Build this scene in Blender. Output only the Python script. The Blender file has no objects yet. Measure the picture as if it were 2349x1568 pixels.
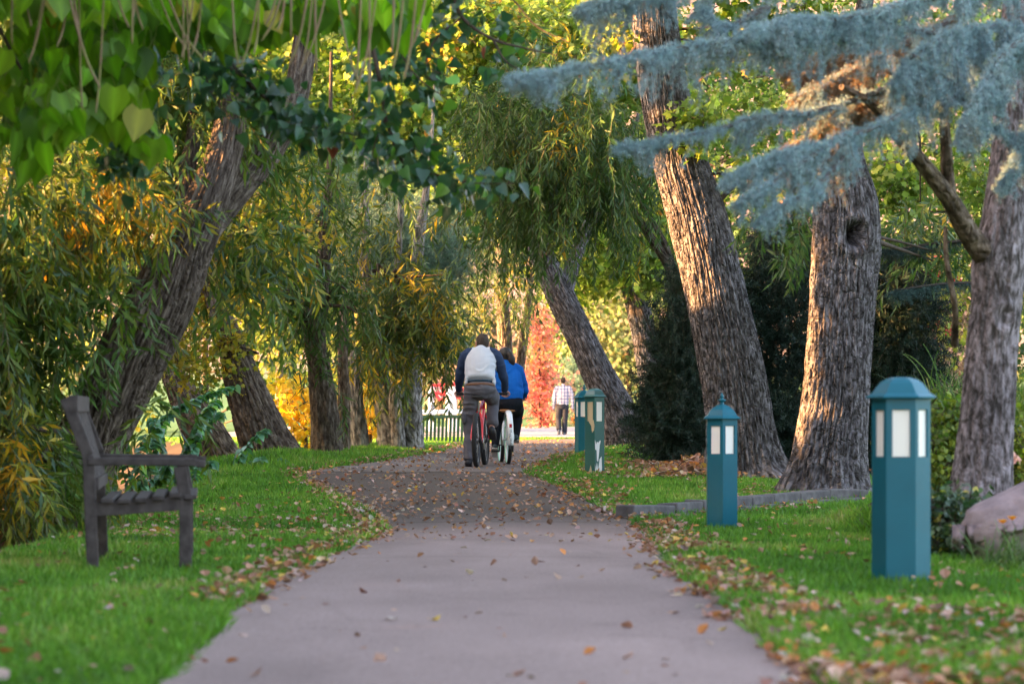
import bpy, bmesh, math
import numpy as np
from mathutils import Vector, Matrix

# ------------------------------------------------------------------ camera, sky, sun, exposure
sc = bpy.context.scene
FD, CX, HV, CZ = 6525.0, 1174.5, 948.0, 0.85      # focal length, principal column, horizon row (2349 px wide photo), eye height
cam_d = bpy.data.cameras.new('camera'); cam = bpy.data.objects.new('camera', cam_d); sc.collection.objects.link(cam)
cam.location = (0, 0, CZ); cam.rotation_euler = (math.radians(90), 0, 0)
cam_d.sensor_width = 36.0; cam_d.lens = 36.0 * FD / 2349.0
cam_d.shift_y = (HV - 784.0) / 2349.0
cam_d.clip_start = 0.1; cam_d.clip_end = 3000
cam_d.dof.use_dof = True; cam_d.dof.focus_distance = 36.0; cam_d.dof.aperture_fstop = cam_d.lens / 24.0
sc.camera = cam

SUN = np.array([-0.95, -0.20, 0.23]); SUN /= np.linalg.norm(SUN)
EL = math.asin(SUN[2])
w = bpy.data.worlds.new('World'); sc.world = w; w.use_nodes = True
nt = w.node_tree; bg = nt.nodes['Background']
sky = nt.nodes.new('ShaderNodeTexSky'); sky.sky_type = 'NISHITA'; sky.sun_disc = False; sky.dust_density = 3.0; sky.ozone_density = 0.4; sky.air_density = 0.8
sky.sun_elevation = EL; sky.sun_rotation = math.atan2(SUN[0], SUN[1])
warm = nt.nodes.new('ShaderNodeMix'); warm.data_type = 'RGBA'; warm.blend_type = 'MULTIPLY'; warm.inputs[0].default_value = 1; warm.inputs[7].default_value = (1.0, .87, .76, 1)   # added warm tint makes the sky light less blue
nt.links.new(sky.outputs[0], warm.inputs[6]); nt.links.new(warm.outputs[2], bg.inputs[0]); bg.inputs[1].default_value = 0.15
sun_d = bpy.data.lights.new('sun', 'SUN'); sun = bpy.data.objects.new('sun', sun_d); sc.collection.objects.link(sun)
sun_d.energy = 4.6; sun_d.angle = math.radians(0.6); sun_d.color = (1.0, 0.50, 0.18)
sun.location = (-20, -8, 12)
sun.rotation_euler = Vector(-SUN).to_track_quat('-Z', 'Y').to_euler()
sc.view_settings.view_transform = 'Standard'; sc.view_settings.look = 'None'
sc.view_settings.exposure = 3.4; sc.view_settings.gamma = 1.0
cy = sc.cycles
cy.max_bounces = 6; cy.diffuse_bounces = 4; cy.glossy_bounces = 2; cy.transmission_bounces = 4
cy.sample_clamp_indirect = 6.0; cy.use_denoising = True; cy.caustics_reflective = False; cy.caustics_refractive = False

def P(u, v, Y):
    return np.array([(u - CX) / FD * Y, Y, CZ - (v - HV) / FD * Y])

# ------------------------------------------------------------------ numpy helpers
def vnoise(p, seed=0):
    p = np.asarray(p, float); i = np.floor(p).astype(np.int64); f = p - i; f = f * f * (3 - 2 * f)
    def h(a, b, c):
        n = (np.asarray(a) * 73856093) ^ (b * 19349663) ^ (c * 83492791) ^ ((seed * 2654435761) & 0x7fffffffffff)
        n = (n ^ (n >> 13)) * 1274126177 & 0x7fffffff
        return ((n ^ (n >> 16)) & 0xffff) / 65535.0
    x, y, z = i[..., 0], i[..., 1], i[..., 2]; fx, fy, fz = f[..., 0], f[..., 1], f[..., 2]
    L = lambda a, b, t: a + (b - a) * t
    return L(L(L(h(x, y, z), h(x+1, y, z), fx), L(h(x, y+1, z), h(x+1, y+1, z), fx), fy),
             L(L(h(x, y, z+1), h(x+1, y, z+1), fx), L(h(x, y+1, z+1), h(x+1, y+1, z+1), fx), fy), fz)

def fbm(p, seed=0, o=3):
    p = np.asarray(p, float); s = 0; a = .5; t = 0
    for k in range(o):
        s = s + a * vnoise(p * 2 ** k, seed + k * 17); t += a; a *= .5
    return s / t

def norm(a):
    a = np.asarray(a, float); return a / np.maximum(np.linalg.norm(a, axis=-1, keepdims=True), 1e-9)

def sstep(x, a, b):
    t = np.clip((np.asarray(x, float) - a) / (b - a), 0, 1); return t * t * (3 - 2 * t)

class Geo:
    """Collects polygons; build() links them as ONE mesh object."""
    def __init__(s): s.v = []; s.l = []; s.c = []; s.t = []; s.m = []; s.s = []; s.b = []; s.n = 0
    def add(s, V, F, tint=(1, 1, 1), mat=0, smooth=False, bark=None):
        V = np.asarray(V, float).reshape(-1, 3); F = np.asarray(F, np.int64)
        if len(F) == 0: return s
        s.v.append(V); s.l.append((F + s.n).ravel()); s.c.append(np.full(len(F), F.shape[1]))
        T = np.asarray(tint, float); s.t.append(np.broadcast_to(T, (len(V), 3)) if T.ndim == 1 else T)
        s.m.append(np.full(len(F), mat) if np.ndim(mat) == 0 else np.asarray(mat)); s.s.append(np.full(len(F), smooth))
        s.b.append(np.zeros((len(V), 3)) if bark is None else bark); s.n += len(V); return s
    def build(s, name, mats, parent=None, local=False, bevel=0, bseg=2):
        V = np.concatenate(s.v)
        if parent is not None and not local: V = V - np.array(parent.location)
        me = bpy.data.meshes.new(name); n = len(V)
        me.vertices.add(n); me.vertices.foreach_set('co', V.astype(np.float32).ravel())
        L = np.concatenate(s.l); c = np.concatenate(s.c)
        me.loops.add(len(L)); me.loops.foreach_set('vertex_index', L.astype(np.int32))
        me.polygons.add(len(c)); st = np.zeros(len(c), np.int32); st[1:] = np.cumsum(c)[:-1]
        me.polygons.foreach_set('loop_start', st)
        for m in (mats if isinstance(mats, (list, tuple)) else [mats]): me.materials.append(m)
        me.polygons.foreach_set('material_index', np.concatenate(s.m).astype(np.int32))
        me.update(calc_edges=True)
        me.polygons.foreach_set('use_smooth', np.concatenate(s.s))
        a = me.attributes.new('tint', 'FLOAT_COLOR', 'POINT')
        t = np.ones((n, 4), np.float32); t[:, :3] = np.concatenate(s.t); a.data.foreach_set('color', t.ravel())
        b = np.concatenate(s.b)
        if np.any(b):
            a = me.attributes.new('bark', 'FLOAT_VECTOR', 'POINT'); a.data.foreach_set('vector', b.astype(np.float32).ravel())
        if bevel:
            bm = bmesh.new(); bm.from_mesh(me); bmesh.ops.remove_doubles(bm, verts=bm.verts, dist=1e-5)
            bmesh.ops.recalc_face_normals(bm, faces=bm.faces)
            ed = [e for e in bm.edges if e.is_manifold and e.calc_face_angle(0) > .5]
            bmesh.ops.bevel(bm, geom=ed, offset=bevel, segments=bseg, profile=.6, affect='EDGES', clamp_overlap=True)
            bm.to_mesh(me); bm.free()
        me.update()
        o = bpy.data.objects.new(name, me); sc.collection.objects.link(o)
        if parent is not None: o.parent = parent
        return o

def tag(o, label=None, cat=None, group=None, kind=None):
    for k, v in (('label', label), ('category', cat), ('group', group), ('kind', kind)):
        if v: o[k] = v
    return o

def thing(name, label, cat, loc=(0, 0, 0), rz=0, group=None):
    o = bpy.data.objects.new(name, None); sc.collection.objects.link(o)
    o.location = tuple(float(x) for x in loc); o.rotation_euler = (0, 0, rz); o.empty_display_size = .2
    return tag(o, label, cat, group)

def copy_tree(o, parent=None):
    c = o.copy(); sc.collection.objects.link(c)
    if parent is not None: c.parent = parent
    for ch in list(o.children): copy_tree(ch, c)
    return c

# --- primitive adders
def tube(G, pts, rad, n=8, mat=0, tint=(1, 1, 1), cap=True, smooth=True):
    pts = np.asarray(pts, float); k = len(pts); rad = np.broadcast_to(np.asarray(rad, float), (k,))
    T = norm(np.gradient(pts, axis=0)); ref = np.array([0, 0, 1.]) if abs(T[0][2]) < .9 else np.array([1., 0, 0])
    A = []; a = norm(np.cross(ref, T[0]))
    for t in T:
        a = norm(a - t * np.dot(a, t)); A.append(a)
    A = np.array(A); B = np.cross(T, A); th = np.arange(n) / n * 2 * np.pi
    R = pts[:, None] + rad[:, None, None] * (np.cos(th)[None, :, None] * A[:, None] + np.sin(th)[None, :, None] * B[:, None])
    i = np.arange(k - 1)[:, None] * n; j = np.arange(n)[None]; j2 = (j + 1) % n
    F = np.stack([i + j, i + j2, i + n + j2, i + n + j], -1).reshape(-1, 4)
    G.add(R.reshape(-1, 3), F, tint, mat, smooth)
    if cap:
        G.add(R[0], [list(range(n))[::-1]], tint, mat); G.add(R[-1], [list(range(n))], tint, mat)

def curve(ctrl, n=24):
    """Catmull-Rom through control rows (any number of columns)."""
    c = np.asarray(ctrl, float); c = np.vstack([2 * c[0] - c[1], c, 2 * c[-1] - c[-2]]); m = len(c) - 3
    t = np.linspace(0, m, n); i = np.minimum(t.astype(int), m - 1); f = (t - i)[:, None]
    a, b, d, e = c[i], c[i + 1], c[i + 2], c[i + 3]
    return .5 * (2 * b + (d - a) * f + (2 * a - 5 * b + 4 * d - e) * f ** 2 + (3 * b - a - 3 * d + e) * f ** 3)

CUBE = np.array([[-1, -1, -1], [1, -1, -1], [1, 1, -1], [-1, 1, -1], [-1, -1, 1], [1, -1, 1], [1, 1, 1], [-1, 1, 1]]) * .5
CUBEF = np.array([[0, 3, 2, 1], [4, 5, 6, 7], [0, 1, 5, 4], [1, 2, 6, 5], [2, 3, 7, 6], [3, 0, 4, 7]])
def box(G, c, size, R=None, mat=0, tint=(1, 1, 1)):
    V = CUBE * np.asarray(size, float)
    if R is not None: V = V @ np.asarray(R, float).T
    G.add(V + np.asarray(c, float), CUBEF, tint, mat)
def bar(G, a, b, wx, wy, side=(1, 0, 0), mat=0, tint=(1, 1, 1)):
    a = np.asarray(a, float); b = np.asarray(b, float); t = norm(b - a); s = np.asarray(side, float); s = norm(s - t * np.dot(s, t))
    box(G, (a + b) / 2, (wx, wy, np.linalg.norm(b - a)), np.stack([s, np.cross(t, s), t], 1), mat, tint)
def lathe(G, prof, c=(0, 0, 0), n=24, mat=0, tint=(1, 1, 1), rot=0, smooth=True, axis=None):
    prof = np.asarray(prof, float); th = np.arange(n) / n * 2 * np.pi + rot
    V = np.stack([prof[:, None, 0] * np.cos(th), prof[:, None, 0] * np.sin(th), np.broadcast_to(prof[:, None, 1], (len(prof), n))], -1)
    if axis is not None: V = V @ np.asarray(axis, float).T
    i = np.arange(len(prof) - 1)[:, None] * n; j = np.arange(n)[None]; j2 = (j + 1) % n
    G.add(V.reshape(-1, 3) + np.asarray(c, float), np.stack([i + j, i + j2, i + n + j2, i + n + j], -1).reshape(-1, 4), tint, mat, smooth)
XAX = np.array([[0, 0, 1.], [0, 1, 0], [-1, 0, 0]])         # turns the lathe axis z into x
def torus(G, c, R, r, n=40, m=10, mat=0, tint=(1, 1, 1), sx=1.0):
    """wheel torus in the y-z plane (axle along x)"""
    a = np.arange(n) / n * 2 * np.pi; b = np.arange(m) / m * 2 * np.pi
    A, B = np.meshgrid(a, b, indexing='ij'); q = R + r * np.cos(B)
    V = np.stack([r * sx * np.sin(B), q * np.cos(A), q * np.sin(A)], -1).reshape(-1, 3) + np.asarray(c, float)
    i, j = np.meshgrid(np.arange(n), np.arange(m), indexing='ij'); i2 = (i + 1) % n; j2 = (j + 1) % m
    G.add(V, np.stack([i * m + j, i * m + j2, i2 * m + j2, i2 * m + j], -1).reshape(-1, 4), tint, mat, True)

# --- leaves
GAPS = []          # openings in the crowns: (point, radius) of the sun rays they let through
def open_to_sun(pos, gaps=None):
    keep = np.ones(len(pos), bool)
    for q, rad in (GAPS if gaps is None else gaps):
        w_ = pos - np.asarray(q); t_ = w_ @ SUN; keep &= ~((t_ > 1.0) & (np.linalg.norm(w_ - t_[:, None] * SUN, axis=1) < rad))
    return keep
def frames(d, n):
    d = norm(d); x = norm(np.cross(d, n)); return np.stack([x, d, np.cross(x, d)], -1)
def scatter(G, T, F, pos, M, scale, tint, mat=0, smooth=False, vt=None):
    N = len(pos)
    if N == 0: return
    T = np.asarray(T, float); F = np.asarray(F)
    sc_ = np.asarray(scale, float); sc_ = sc_[:, None, None] if sc_.ndim == 1 else (sc_[:, None, :] if sc_.ndim == 2 else sc_)
    V = pos[:, None] + np.einsum('nij,ntj->nti', M, T[None] * sc_)
    FF = (F[None] + (np.arange(N) * len(T))[:, None, None]).reshape(-1, F.shape[1])
    C = np.repeat(tint[:, None], len(T), 1)
    if vt is not None: C = C * vt[None, :, None]
    G.add(V.reshape(-1, 3), FF, C.reshape(-1, 3), mat, smooth)
KITE = ([[0, 0, 0], [.5, .4, -.05], [0, 1, -.12], [-.5, .4, -.05]], [[0, 1, 2, 3]])
OVAL = ([[0, 0, 0], [.42, .25, .08], [.4, .6, .05], [0, 1, -.1], [-.4, .6, .05], [-.42, .25, .08]], [[0, 1, 2, 3], [0, 3, 4, 5]])
_m = np.array([(0, 0), (.28, .02), (.5, .18), (.32, .33), (.55, .62), (.22, .6), (0, 1), (-.22, .6), (-.55, .62), (-.32, .33), (-.5, .18), (-.28, .02)])
MAPLE = (np.c_[_m, -.25 * np.abs(_m[:, 0])], [list(range(12))])
def blade(rows, wid, cols, fold, droop, y0):
    x = np.linspace(-1, 1, cols); V = []
    for r, (y, ww) in enumerate(zip(rows, wid)):
        for c in x: V.append((c * ww, y - (y0 * abs(c) if r == 0 else 0), fold * abs(c) * ww - droop * y * y))
    F = [[r * cols + c, r * cols + c + 1, (r + 1) * cols + c + 1, (r + 1) * cols + c] for r in range(len(rows) - 1) for c in range(cols - 1)]
    return np.array(V), F
HEART = blade([.04, .14, .34, .58, .82, 1.04], [.26, .43, .48, .37, .17, .005], 5, .25, .22, .12)
POPLAR = blade([.02, .14, .36, .68, 1.0], [.24, .45, .40, .22, .005], 3, .3, .18, .02)

def pick(pal, n, rng, jit=.2, key=None):
    """pal: [(rgb, weight)...]; key in 0..1 makes neighbours choose alike"""
    c = np.array([p[0] for p in pal], float); wt = np.array([p[1] for p in pal], float); wt = np.cumsum(wt / wt.sum())
    k = rng.random(n) if key is None else np.clip(key, 0, .9999)
    i = np.minimum(np.searchsorted(wt, k), len(c) - 1)
    return c[i] * (1 + jit * rng.standard_normal((n, 1))).clip(.45, 1.8) * (1 + .06 * rng.standard_normal((n, 3)))

def patchkey(p, rng, scale=1.2, mix=.5, seed=3):
    k = (fbm(p * scale, seed, 2) - .5) * 2.2 + .5
    return np.clip(mix * k + (1 - mix) * rng.random(len(p)), 0, 1)

def grow(starts, dirs, lengths, ds, grav, wig, rng):
    n = int(np.ceil(lengths.max() / ds)); p = starts.copy(); d = norm(dirs); Ps, Ds, Al = [], [], []
    for k in range(n):
        Ps.append(p.copy()); Ds.append(d.copy()); Al.append(k * ds < lengths)
        d = norm(d + np.array([0, 0, -grav * ds]) + wig * rng.standard_normal(d.shape)); p = p + d * ds
    return np.array(Ps), np.array(Ds), np.array(Al)

def ribbons(G, Ps, Al, wd, rng, tint, mat=0):
    S, N, _ = Ps.shape
    side = norm(np.c_[rng.standard_normal((N, 2)), np.zeros(N)]) * wd
    ok = Al[1:] & Al[:-1]
    a, b = Ps[:-1], Ps[1:]
    V = np.stack([a - side, a + side, b + side, b - side], 2)[ok].reshape(-1, 3)
    G.add(V, np.arange(len(V)).reshape(-1, 4), tint, mat)

def in_blobs(blobs, rng):
    out = []
    for (u, v, ru, rv, Y, rY, n) in blobs:
        q = norm(rng.standard_normal((n, 3))) * (rng.random((n, 1)) ** .4)
        Yp = Y + q[:, 1] * rY
        out.append(np.stack([(u + q[:, 0] * ru - CX) / FD * Y, Yp, CZ - (v + q[:, 2] * rv - HV) / FD * Y], 1))
    return np.concatenate(out)

def willow_crown(G, blobs, rng, pal, length=(.5, 1.4), leaf=.10, wid=.13, ds=.035, out=None, mix=.55, stem=(.10, .08, .03), grav=3.0):
    st = in_blobs(blobs, rng); n = len(st)
    d = np.c_[rng.standard_normal((n, 2)) * .8, rng.random(n) * .5 - .25]
    if out is not None: d = d + np.asarray(out)
    L = rng.uniform(length[0], length[1], n)
    Ps, Ds, Al = grow(st, d, L, ds, grav, .12, rng)
    ribbons(G, Ps, Al, .0035, rng, stem)
    p, t = Ps[Al], Ds[Al]; m = len(p)
    sd = rng.standard_normal((m, 3)); sd = norm(sd - t * (sd * t).sum(1, keepdims=True))
    ld = norm(t * .75 + sd * .75 + np.array([0, 0, -.35]))
    M = frames(ld, rng.standard_normal((m, 3)))
    s = leaf * rng.uniform(.6, 1.25, m)
    ok = open_to_sun(p); p, M, s = p[ok], M[ok], s[ok]; m = len(p)
    key = patchkey(p, rng, 1.3, mix, int(rng.integers(99)))
    scatter(G, KITE[0], KITE[1], p, M, np.stack([s * wid * rng.uniform(.8, 1.4, m), s, s], 1), pick(pal, m, rng, .22, key))

def leafy_crown(G, blobs, rng, pal, leaf=.10, per=22, spread=.22, shape=MAPLE, up=.6, mix=.5, hang=.5, pk=1.0, twig=True):
    c = in_blobs(blobs, rng); n = len(c)
    p = np.repeat(c, per, 0) + rng.standard_normal((n * per, 3)) * spread * np.array([1, 1, .7])
    ok = open_to_sun(p); cc = np.repeat(c, per, 0)[ok]; p = p[ok]; m = len(p); o = norm(p - cc)
    d = norm(o * .6 + rng.standard_normal((m, 3)) * .5 + np.array([0, 0, -hang]))
    nn = rng.standard_normal((m, 3)) * .8 + np.array([0, 0, up])
    s = leaf * rng.uniform(.55, 1.25, m)
    key = patchkey(p, rng, pk, mix, int(rng.integers(99)))
    scatter(G, shape[0], shape[1], p, frames(d, nn), s, pick(pal, m, rng, .2, key))
    if twig:
        q = np.repeat(c, 2, 0); e = q + norm(rng.standard_normal(q.shape)) * spread * 1.6; sd = norm(np.cross(e - q, rng.standard_normal(q.shape))) * .006
        V = np.stack([q - sd, q + sd, e + sd * .4, e - sd * .4], 1).reshape(-1, 3)
        G.add(V, np.arange(len(V)).reshape(-1, 4), (.05, .035, .025))

def needles(G, p, d, rng, k, ln, wd, pal, spread=1.1, mix=.5, pk=2.0, cpal=None):
    n = len(p); p = np.repeat(p, k, 0); d = np.repeat(d, k, 0); m = len(p)
    q = rng.standard_normal((m, 3)); q = norm(q - d * (q * d).sum(1, keepdims=True))
    a = norm(q * spread + d * rng.uniform(.3, 1.1, (m, 1))); L = ln * rng.uniform(.6, 1.2, (m, 1))
    sd = norm(np.cross(a, rng.standard_normal((m, 3)))) * wd
    V = np.stack([p - sd, p + sd, p + a * L], 1).reshape(-1, 3)
    key = patchkey(p, rng, pk, mix, int(rng.integers(99)))
    C = np.repeat(pick(pal, m, rng, .15, key), 3, 0)
    G.add(V, np.arange(len(V)).reshape(-1, 3), C)

# --- trunks
def trunk_geo(G, ctrl, n_len=120, n_ang=140, ridge=.06, pitch=26, seed=1, flare=0, lobes=6, twist=0, low=.5, tint=(1, 1, 1), knots=()):
    """ctrl rows: x,y,z,r ; ridged bark displaced as geometry"""
    c = curve(ctrl, n_len); pts, rad = c[:, :3], c[:, 3]
    seg = np.linalg.norm(np.diff(pts, axis=0), axis=1); s = np.concatenate([[0], np.cumsum(seg)])
    T = norm(np.gradient(pts, axis=0)); a = norm(np.cross(np.array([0, 1., .001]), T[0])); A = []
    for t in T:
        a = norm(a - t * np.dot(a, t)); A.append(a)
    A = np.array(A); B = np.cross(T, A)
    th = np.arange(n_ang) / n_ang * 2 * np.pi
    S, TH = np.meshgrid(s, th, indexing='ij'); tw = TH + twist * S
    K = pitch / (2 * np.pi)
    q = np.stack([np.cos(tw) * K, np.sin(tw) * K, S * 3.2], -1)
    wob = fbm(np.stack([np.cos(tw) * 1.5, np.sin(tw) * 1.5, S * 3], -1), seed + 5, 2) - .5
    q[..., 0] += wob * .8; q[..., 1] += wob * .8
    q[..., 2] *= .42; c1 = np.exp(-((2 * fbm(q, seed, 2) - 1) / .16) ** 2); c2 = np.exp(-((2 * vnoise(q * np.array([2.2, 2.2, 2.0]) + 7, seed + 9) - 1) / .2) ** 2); r3 = fbm(q * np.array([2.5, 2.5, 6]), seed + 19, 2) - .5
    big = fbm(np.stack([np.cos(tw) * .9, np.sin(tw) * .9, S * .8], -1), seed + 3, 2) - .5
    disp = 1 + ridge * (.5 - 1.25 * c1 - .5 * c2 + .8 * r3) + low * .25 * big
    if flare:
        f = np.exp(-S / .28); disp = disp + flare * f * (.55 + .45 * np.cos(lobes * TH + 2.2 * np.sin(TH * 2 + seed) + S * 2) + .5 * (vnoise(np.stack([np.cos(TH) * 2, np.sin(TH) * 2, S * 0 + seed], -1), seed) - .5))
    for (ks, kt, kr, depth) in knots:      # (distance along, angle, size, depth): a hollow with a raised lip
        dd = np.sqrt(((S - ks) / (kr * 1.25)) ** 2 + ((np.angle(np.exp(1j * (TH - kt)))) * np.interp(S, s, rad) / kr) ** 2)
        disp = disp - depth * np.exp(-(dd / .62) ** 4) + .12 * np.exp(-((dd - 1.15) / .3) ** 2)
    R = rad[:, None] * disp
    V = pts[:, None] + R[..., None] * (np.cos(TH)[..., None] * A[:, None] + np.sin(TH)[..., None] * B[:, None])
    i = np.arange(n_len - 1)[:, None] * n_ang; j = np.arange(n_ang)[None]; j2 = (j + 1) % n_ang
    F = np.stack([i + j, i + j2, i + n_ang + j2, i + n_ang + j], -1).reshape(-1, 4)
    bk = np.stack([np.cos(tw) * rad.mean(), np.sin(tw) * rad.mean(), S], -1).reshape(-1, 3)
    G.add(V.reshape(-1, 3), F, tint, 0, True, bk)
    e = V[-1]; G.add(e, [list(range(n_ang))], tint, 0, False, bk[-n_ang:])
    return c

def pts_px(rows):
    """rows u,v,Y,width_px -> x,y,z,r"""
    return [list(P(u, v, Y)) + [wd / 2 / FD * Y] for (u, v, Y, wd) in rows]

# ------------------------------------------------------------------ materials
def mat(name, col=(.5, .5, .5), rough=.6, spec=.5, metal=0, noise=None, bump=None, coat=0, attr=False):
    """noise: (scale, amount, second colour) ; bump: (scale, strength)"""
    m = bpy.data.materials.new(name); m.use_nodes = True; t = m.node_tree; b = t.nodes['Principled BSDF']
    b.inputs['Roughness'].default_value = rough; b.inputs['Specular IOR Level'].default_value = spec
    b.inputs['Metallic'].default_value = metal; b.inputs['Coat Weight'].default_value = coat; b.inputs['Coat Roughness'].default_value = .12
    src = None
    if attr:
        a = t.nodes.new('ShaderNodeAttribute'); a.attribute_name = 'tint'; src = a.outputs['Color']
    tc = t.nodes.new('ShaderNodeTexCoord')
    if noise:
        n = t.nodes.new('ShaderNodeTexNoise'); n.inputs['Scale'].default_value = noise[0]; n.inputs['Detail'].default_value = 6
        t.links.new(tc.outputs['Object'], n.inputs['Vector'])
        r = t.nodes.new('ShaderNodeMapRange'); r.inputs[1].default_value = .35; r.inputs[2].default_value = .65; r.inputs[3].default_value = 0; r.inputs[4].default_value = noise[1]
        t.links.new(n.outputs['Fac'], r.inputs[0])
        x = t.nodes.new('ShaderNodeMix'); x.data_type = 'RGBA'; t.links.new(r.outputs[0], x.inputs[0])
        x.inputs[6].default_value = (*col, 1); x.inputs[7].default_value = (*noise[2], 1)
        if src is not None:
            mu = t.nodes.new('ShaderNodeMix'); mu.data_type = 'RGBA'; mu.blend_type = 'MULTIPLY'; mu.inputs[0].default_value = 1
            t.links.new(x.outputs[2], mu.inputs[6]); t.links.new(src, mu.inputs[7]); src = mu.outputs[2]
        else: src = x.outputs[2]
    if src is not None: t.links.new(src, b.inputs['Base Color'])
    else: b.inputs['Base Color'].default_value = (*col, 1)
    if bump:
        n = t.nodes.new('ShaderNodeTexNoise'); n.inputs['Scale'].default_value = bump[0]; n.inputs['Detail'].default_value = 5
        t.links.new(tc.outputs['Object'], n.inputs['Vector'])
        bu = t.nodes.new('ShaderNodeBump'); bu.inputs['Strength'].default_value = bump[1]; bu.inputs['Distance'].default_value = .01
        t.links.new(n.outputs['Fac'], bu.inputs['Height']); t.links.new(bu.outputs[0], b.inputs['Normal'])
    return m

def leaf_mat(name, trans=.34, rough=.5, spec=.35, boost=(1.35, 1.45, .8)):
    m = bpy.data.materials.new(name); m.use_nodes = True; t = m.node_tree; b = t.nodes['Principled BSDF']; o = t.nodes['Material Output']
    b.inputs['Roughness'].default_value = rough; b.inputs['Specular IOR Level'].default_value = spec
    a = t.nodes.new('ShaderNodeAttribute'); a.attribute_name = 'tint'
    t.links.new(a.outputs['Color'], b.inputs['Base Color'])
    mu = t.nodes.new('ShaderNodeMix'); mu.data_type = 'RGBA'; mu.blend_type = 'MULTIPLY'; mu.inputs[0].default_value = 1; mu.inputs[7].default_value = (*boost, 1)
    t.links.new(a.outputs['Color'], mu.inputs[6])
    tr = t.nodes.new('ShaderNodeBsdfTranslucent'); t.links.new(mu.outputs[2], tr.inputs[0])
    x = t.nodes.new('ShaderNodeMixShader'); x.inputs[0].default_value = trans
    t.links.new(b.outputs[0], x.inputs[1]); t.links.new(tr.outputs[0], x.inputs[2]); t.links.new(x.outputs[0], o.inputs[0])
    return m

def bark_mat(name, c1, c2, c3, sx=22, sz=5, bump=.7):
    m = bpy.data.materials.new(name); m.use_nodes = True; t = m.node_tree; b = t.nodes['Principled BSDF']
    b.inputs['Roughness'].default_value = .85; b.inputs['Specular IOR Level'].default_value = .25
    a = t.nodes.new('ShaderNodeAttribute'); a.attribute_name = 'bark'
    mp = t.nodes.new('ShaderNodeMapping'); mp.inputs['Scale'].default_value = (sx, sx, sz); t.links.new(a.outputs['Vector'], mp.inputs[0])
    n = t.nodes.new('ShaderNodeTexNoise'); n.inputs['Scale'].default_value = 1; n.inputs['Detail'].default_value = 7; n.inputs['Roughness'].default_value = .62; n.inputs['Distortion'].default_value = .15
    t.links.new(mp.outputs[0], n.inputs['Vector'])
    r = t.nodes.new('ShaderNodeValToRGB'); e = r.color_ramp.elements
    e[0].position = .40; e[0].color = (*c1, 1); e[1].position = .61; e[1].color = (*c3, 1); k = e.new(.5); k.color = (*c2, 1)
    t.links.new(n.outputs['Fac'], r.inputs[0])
    n2 = t.nodes.new('ShaderNodeTexNoise'); n2.inputs['Scale'].default_value = 2.2; n2.inputs['Detail'].default_value = 4; t.links.new(a.outputs['Vector'], n2.inputs['Vector'])
    hr = t.nodes.new('ShaderNodeMapRange'); hr.inputs[1].default_value = .3; hr.inputs[2].default_value = .7; hr.inputs[3].default_value = .65; hr.inputs[4].default_value = 1.3
    t.links.new(n2.outputs['Fac'], hr.inputs[0])
    mu = t.nodes.new('ShaderNodeMix'); mu.data_type = 'RGBA'; mu.blend_type = 'MULTIPLY'; mu.inputs[0].default_value = 1
    t.links.new(r.outputs[0], mu.inputs[6]); t.links.new(hr.outputs[0], mu.inputs[7]); t.links.new(mu.outputs[2], b.inputs['Base Color'])
    bu = t.nodes.new('ShaderNodeBump'); bu.inputs['Strength'].default_value = bump; bu.inputs['Distance'].default_value = .025
    # broken plates: stretched cells whose borders are furrows
    dv = t.nodes.new('ShaderNodeVectorMath'); dv.operation = 'MULTIPLY_ADD'; nz = t.nodes.new('ShaderNodeTexNoise'); nz.inputs['Scale'].default_value = 9; nz.inputs['Detail'].default_value = 3; t.links.new(a.outputs['Vector'], nz.inputs['Vector'])
    dv.inputs[1].default_value = (.09, .09, .20); t.links.new(nz.outputs['Color'], dv.inputs[0]); t.links.new(a.outputs['Vector'], dv.inputs[2])
    m2 = t.nodes.new('ShaderNodeMapping'); m2.inputs['Scale'].default_value = (sx * .62, sx * .62, sx * .13); t.links.new(dv.outputs[0], m2.inputs[0])
    vo = t.nodes.new('ShaderNodeTexVoronoi'); vo.feature = 'DISTANCE_TO_EDGE'; vo.inputs['Scale'].default_value = 1; t.links.new(m2.outputs[0], vo.inputs['Vector'])
    vr = t.nodes.new('ShaderNodeMapRange'); vr.interpolation_type = 'SMOOTHSTEP'; vr.inputs[1].default_value = .0; vr.inputs[2].default_value = .22; t.links.new(vo.outputs['Distance'], vr.inputs[0])
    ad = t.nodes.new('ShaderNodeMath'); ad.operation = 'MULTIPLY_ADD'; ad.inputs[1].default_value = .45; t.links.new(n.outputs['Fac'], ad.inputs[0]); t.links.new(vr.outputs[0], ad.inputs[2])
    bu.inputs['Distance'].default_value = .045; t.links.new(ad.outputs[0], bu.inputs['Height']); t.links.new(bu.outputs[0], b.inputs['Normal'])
    return m

M_LEAF = leaf_mat('leaf'); M_FAR = leaf_mat('far_leaf', .45, .6, .2); M_GLOSSY = leaf_mat('glossy_leaf', .22, .33, .55, (1.3, 1.6, .6))
M_BIG = leaf_mat('broad_leaf', .45, .42, .4, (1.5, 1.6, .5)); M_NEEDLE = leaf_mat('needle', .12, .55, .3, (1, 1, 1)); M_GRASS = leaf_mat('grass_blade', .35, .5, .25, (1.3, 1.5, .6))
M_DRY = leaf_mat('dry_leaf', .15, .6, .3, (1.2, 1.1, .8))
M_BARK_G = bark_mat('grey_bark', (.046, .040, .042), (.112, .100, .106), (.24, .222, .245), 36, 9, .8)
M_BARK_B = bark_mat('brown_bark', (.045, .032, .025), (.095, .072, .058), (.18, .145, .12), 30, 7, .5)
M_BARK_C = bark_mat('cedar_bark', (.06, .05, .05), (.16, .135, .145), (.30, .26, .29), 30, 12, .5)
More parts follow.
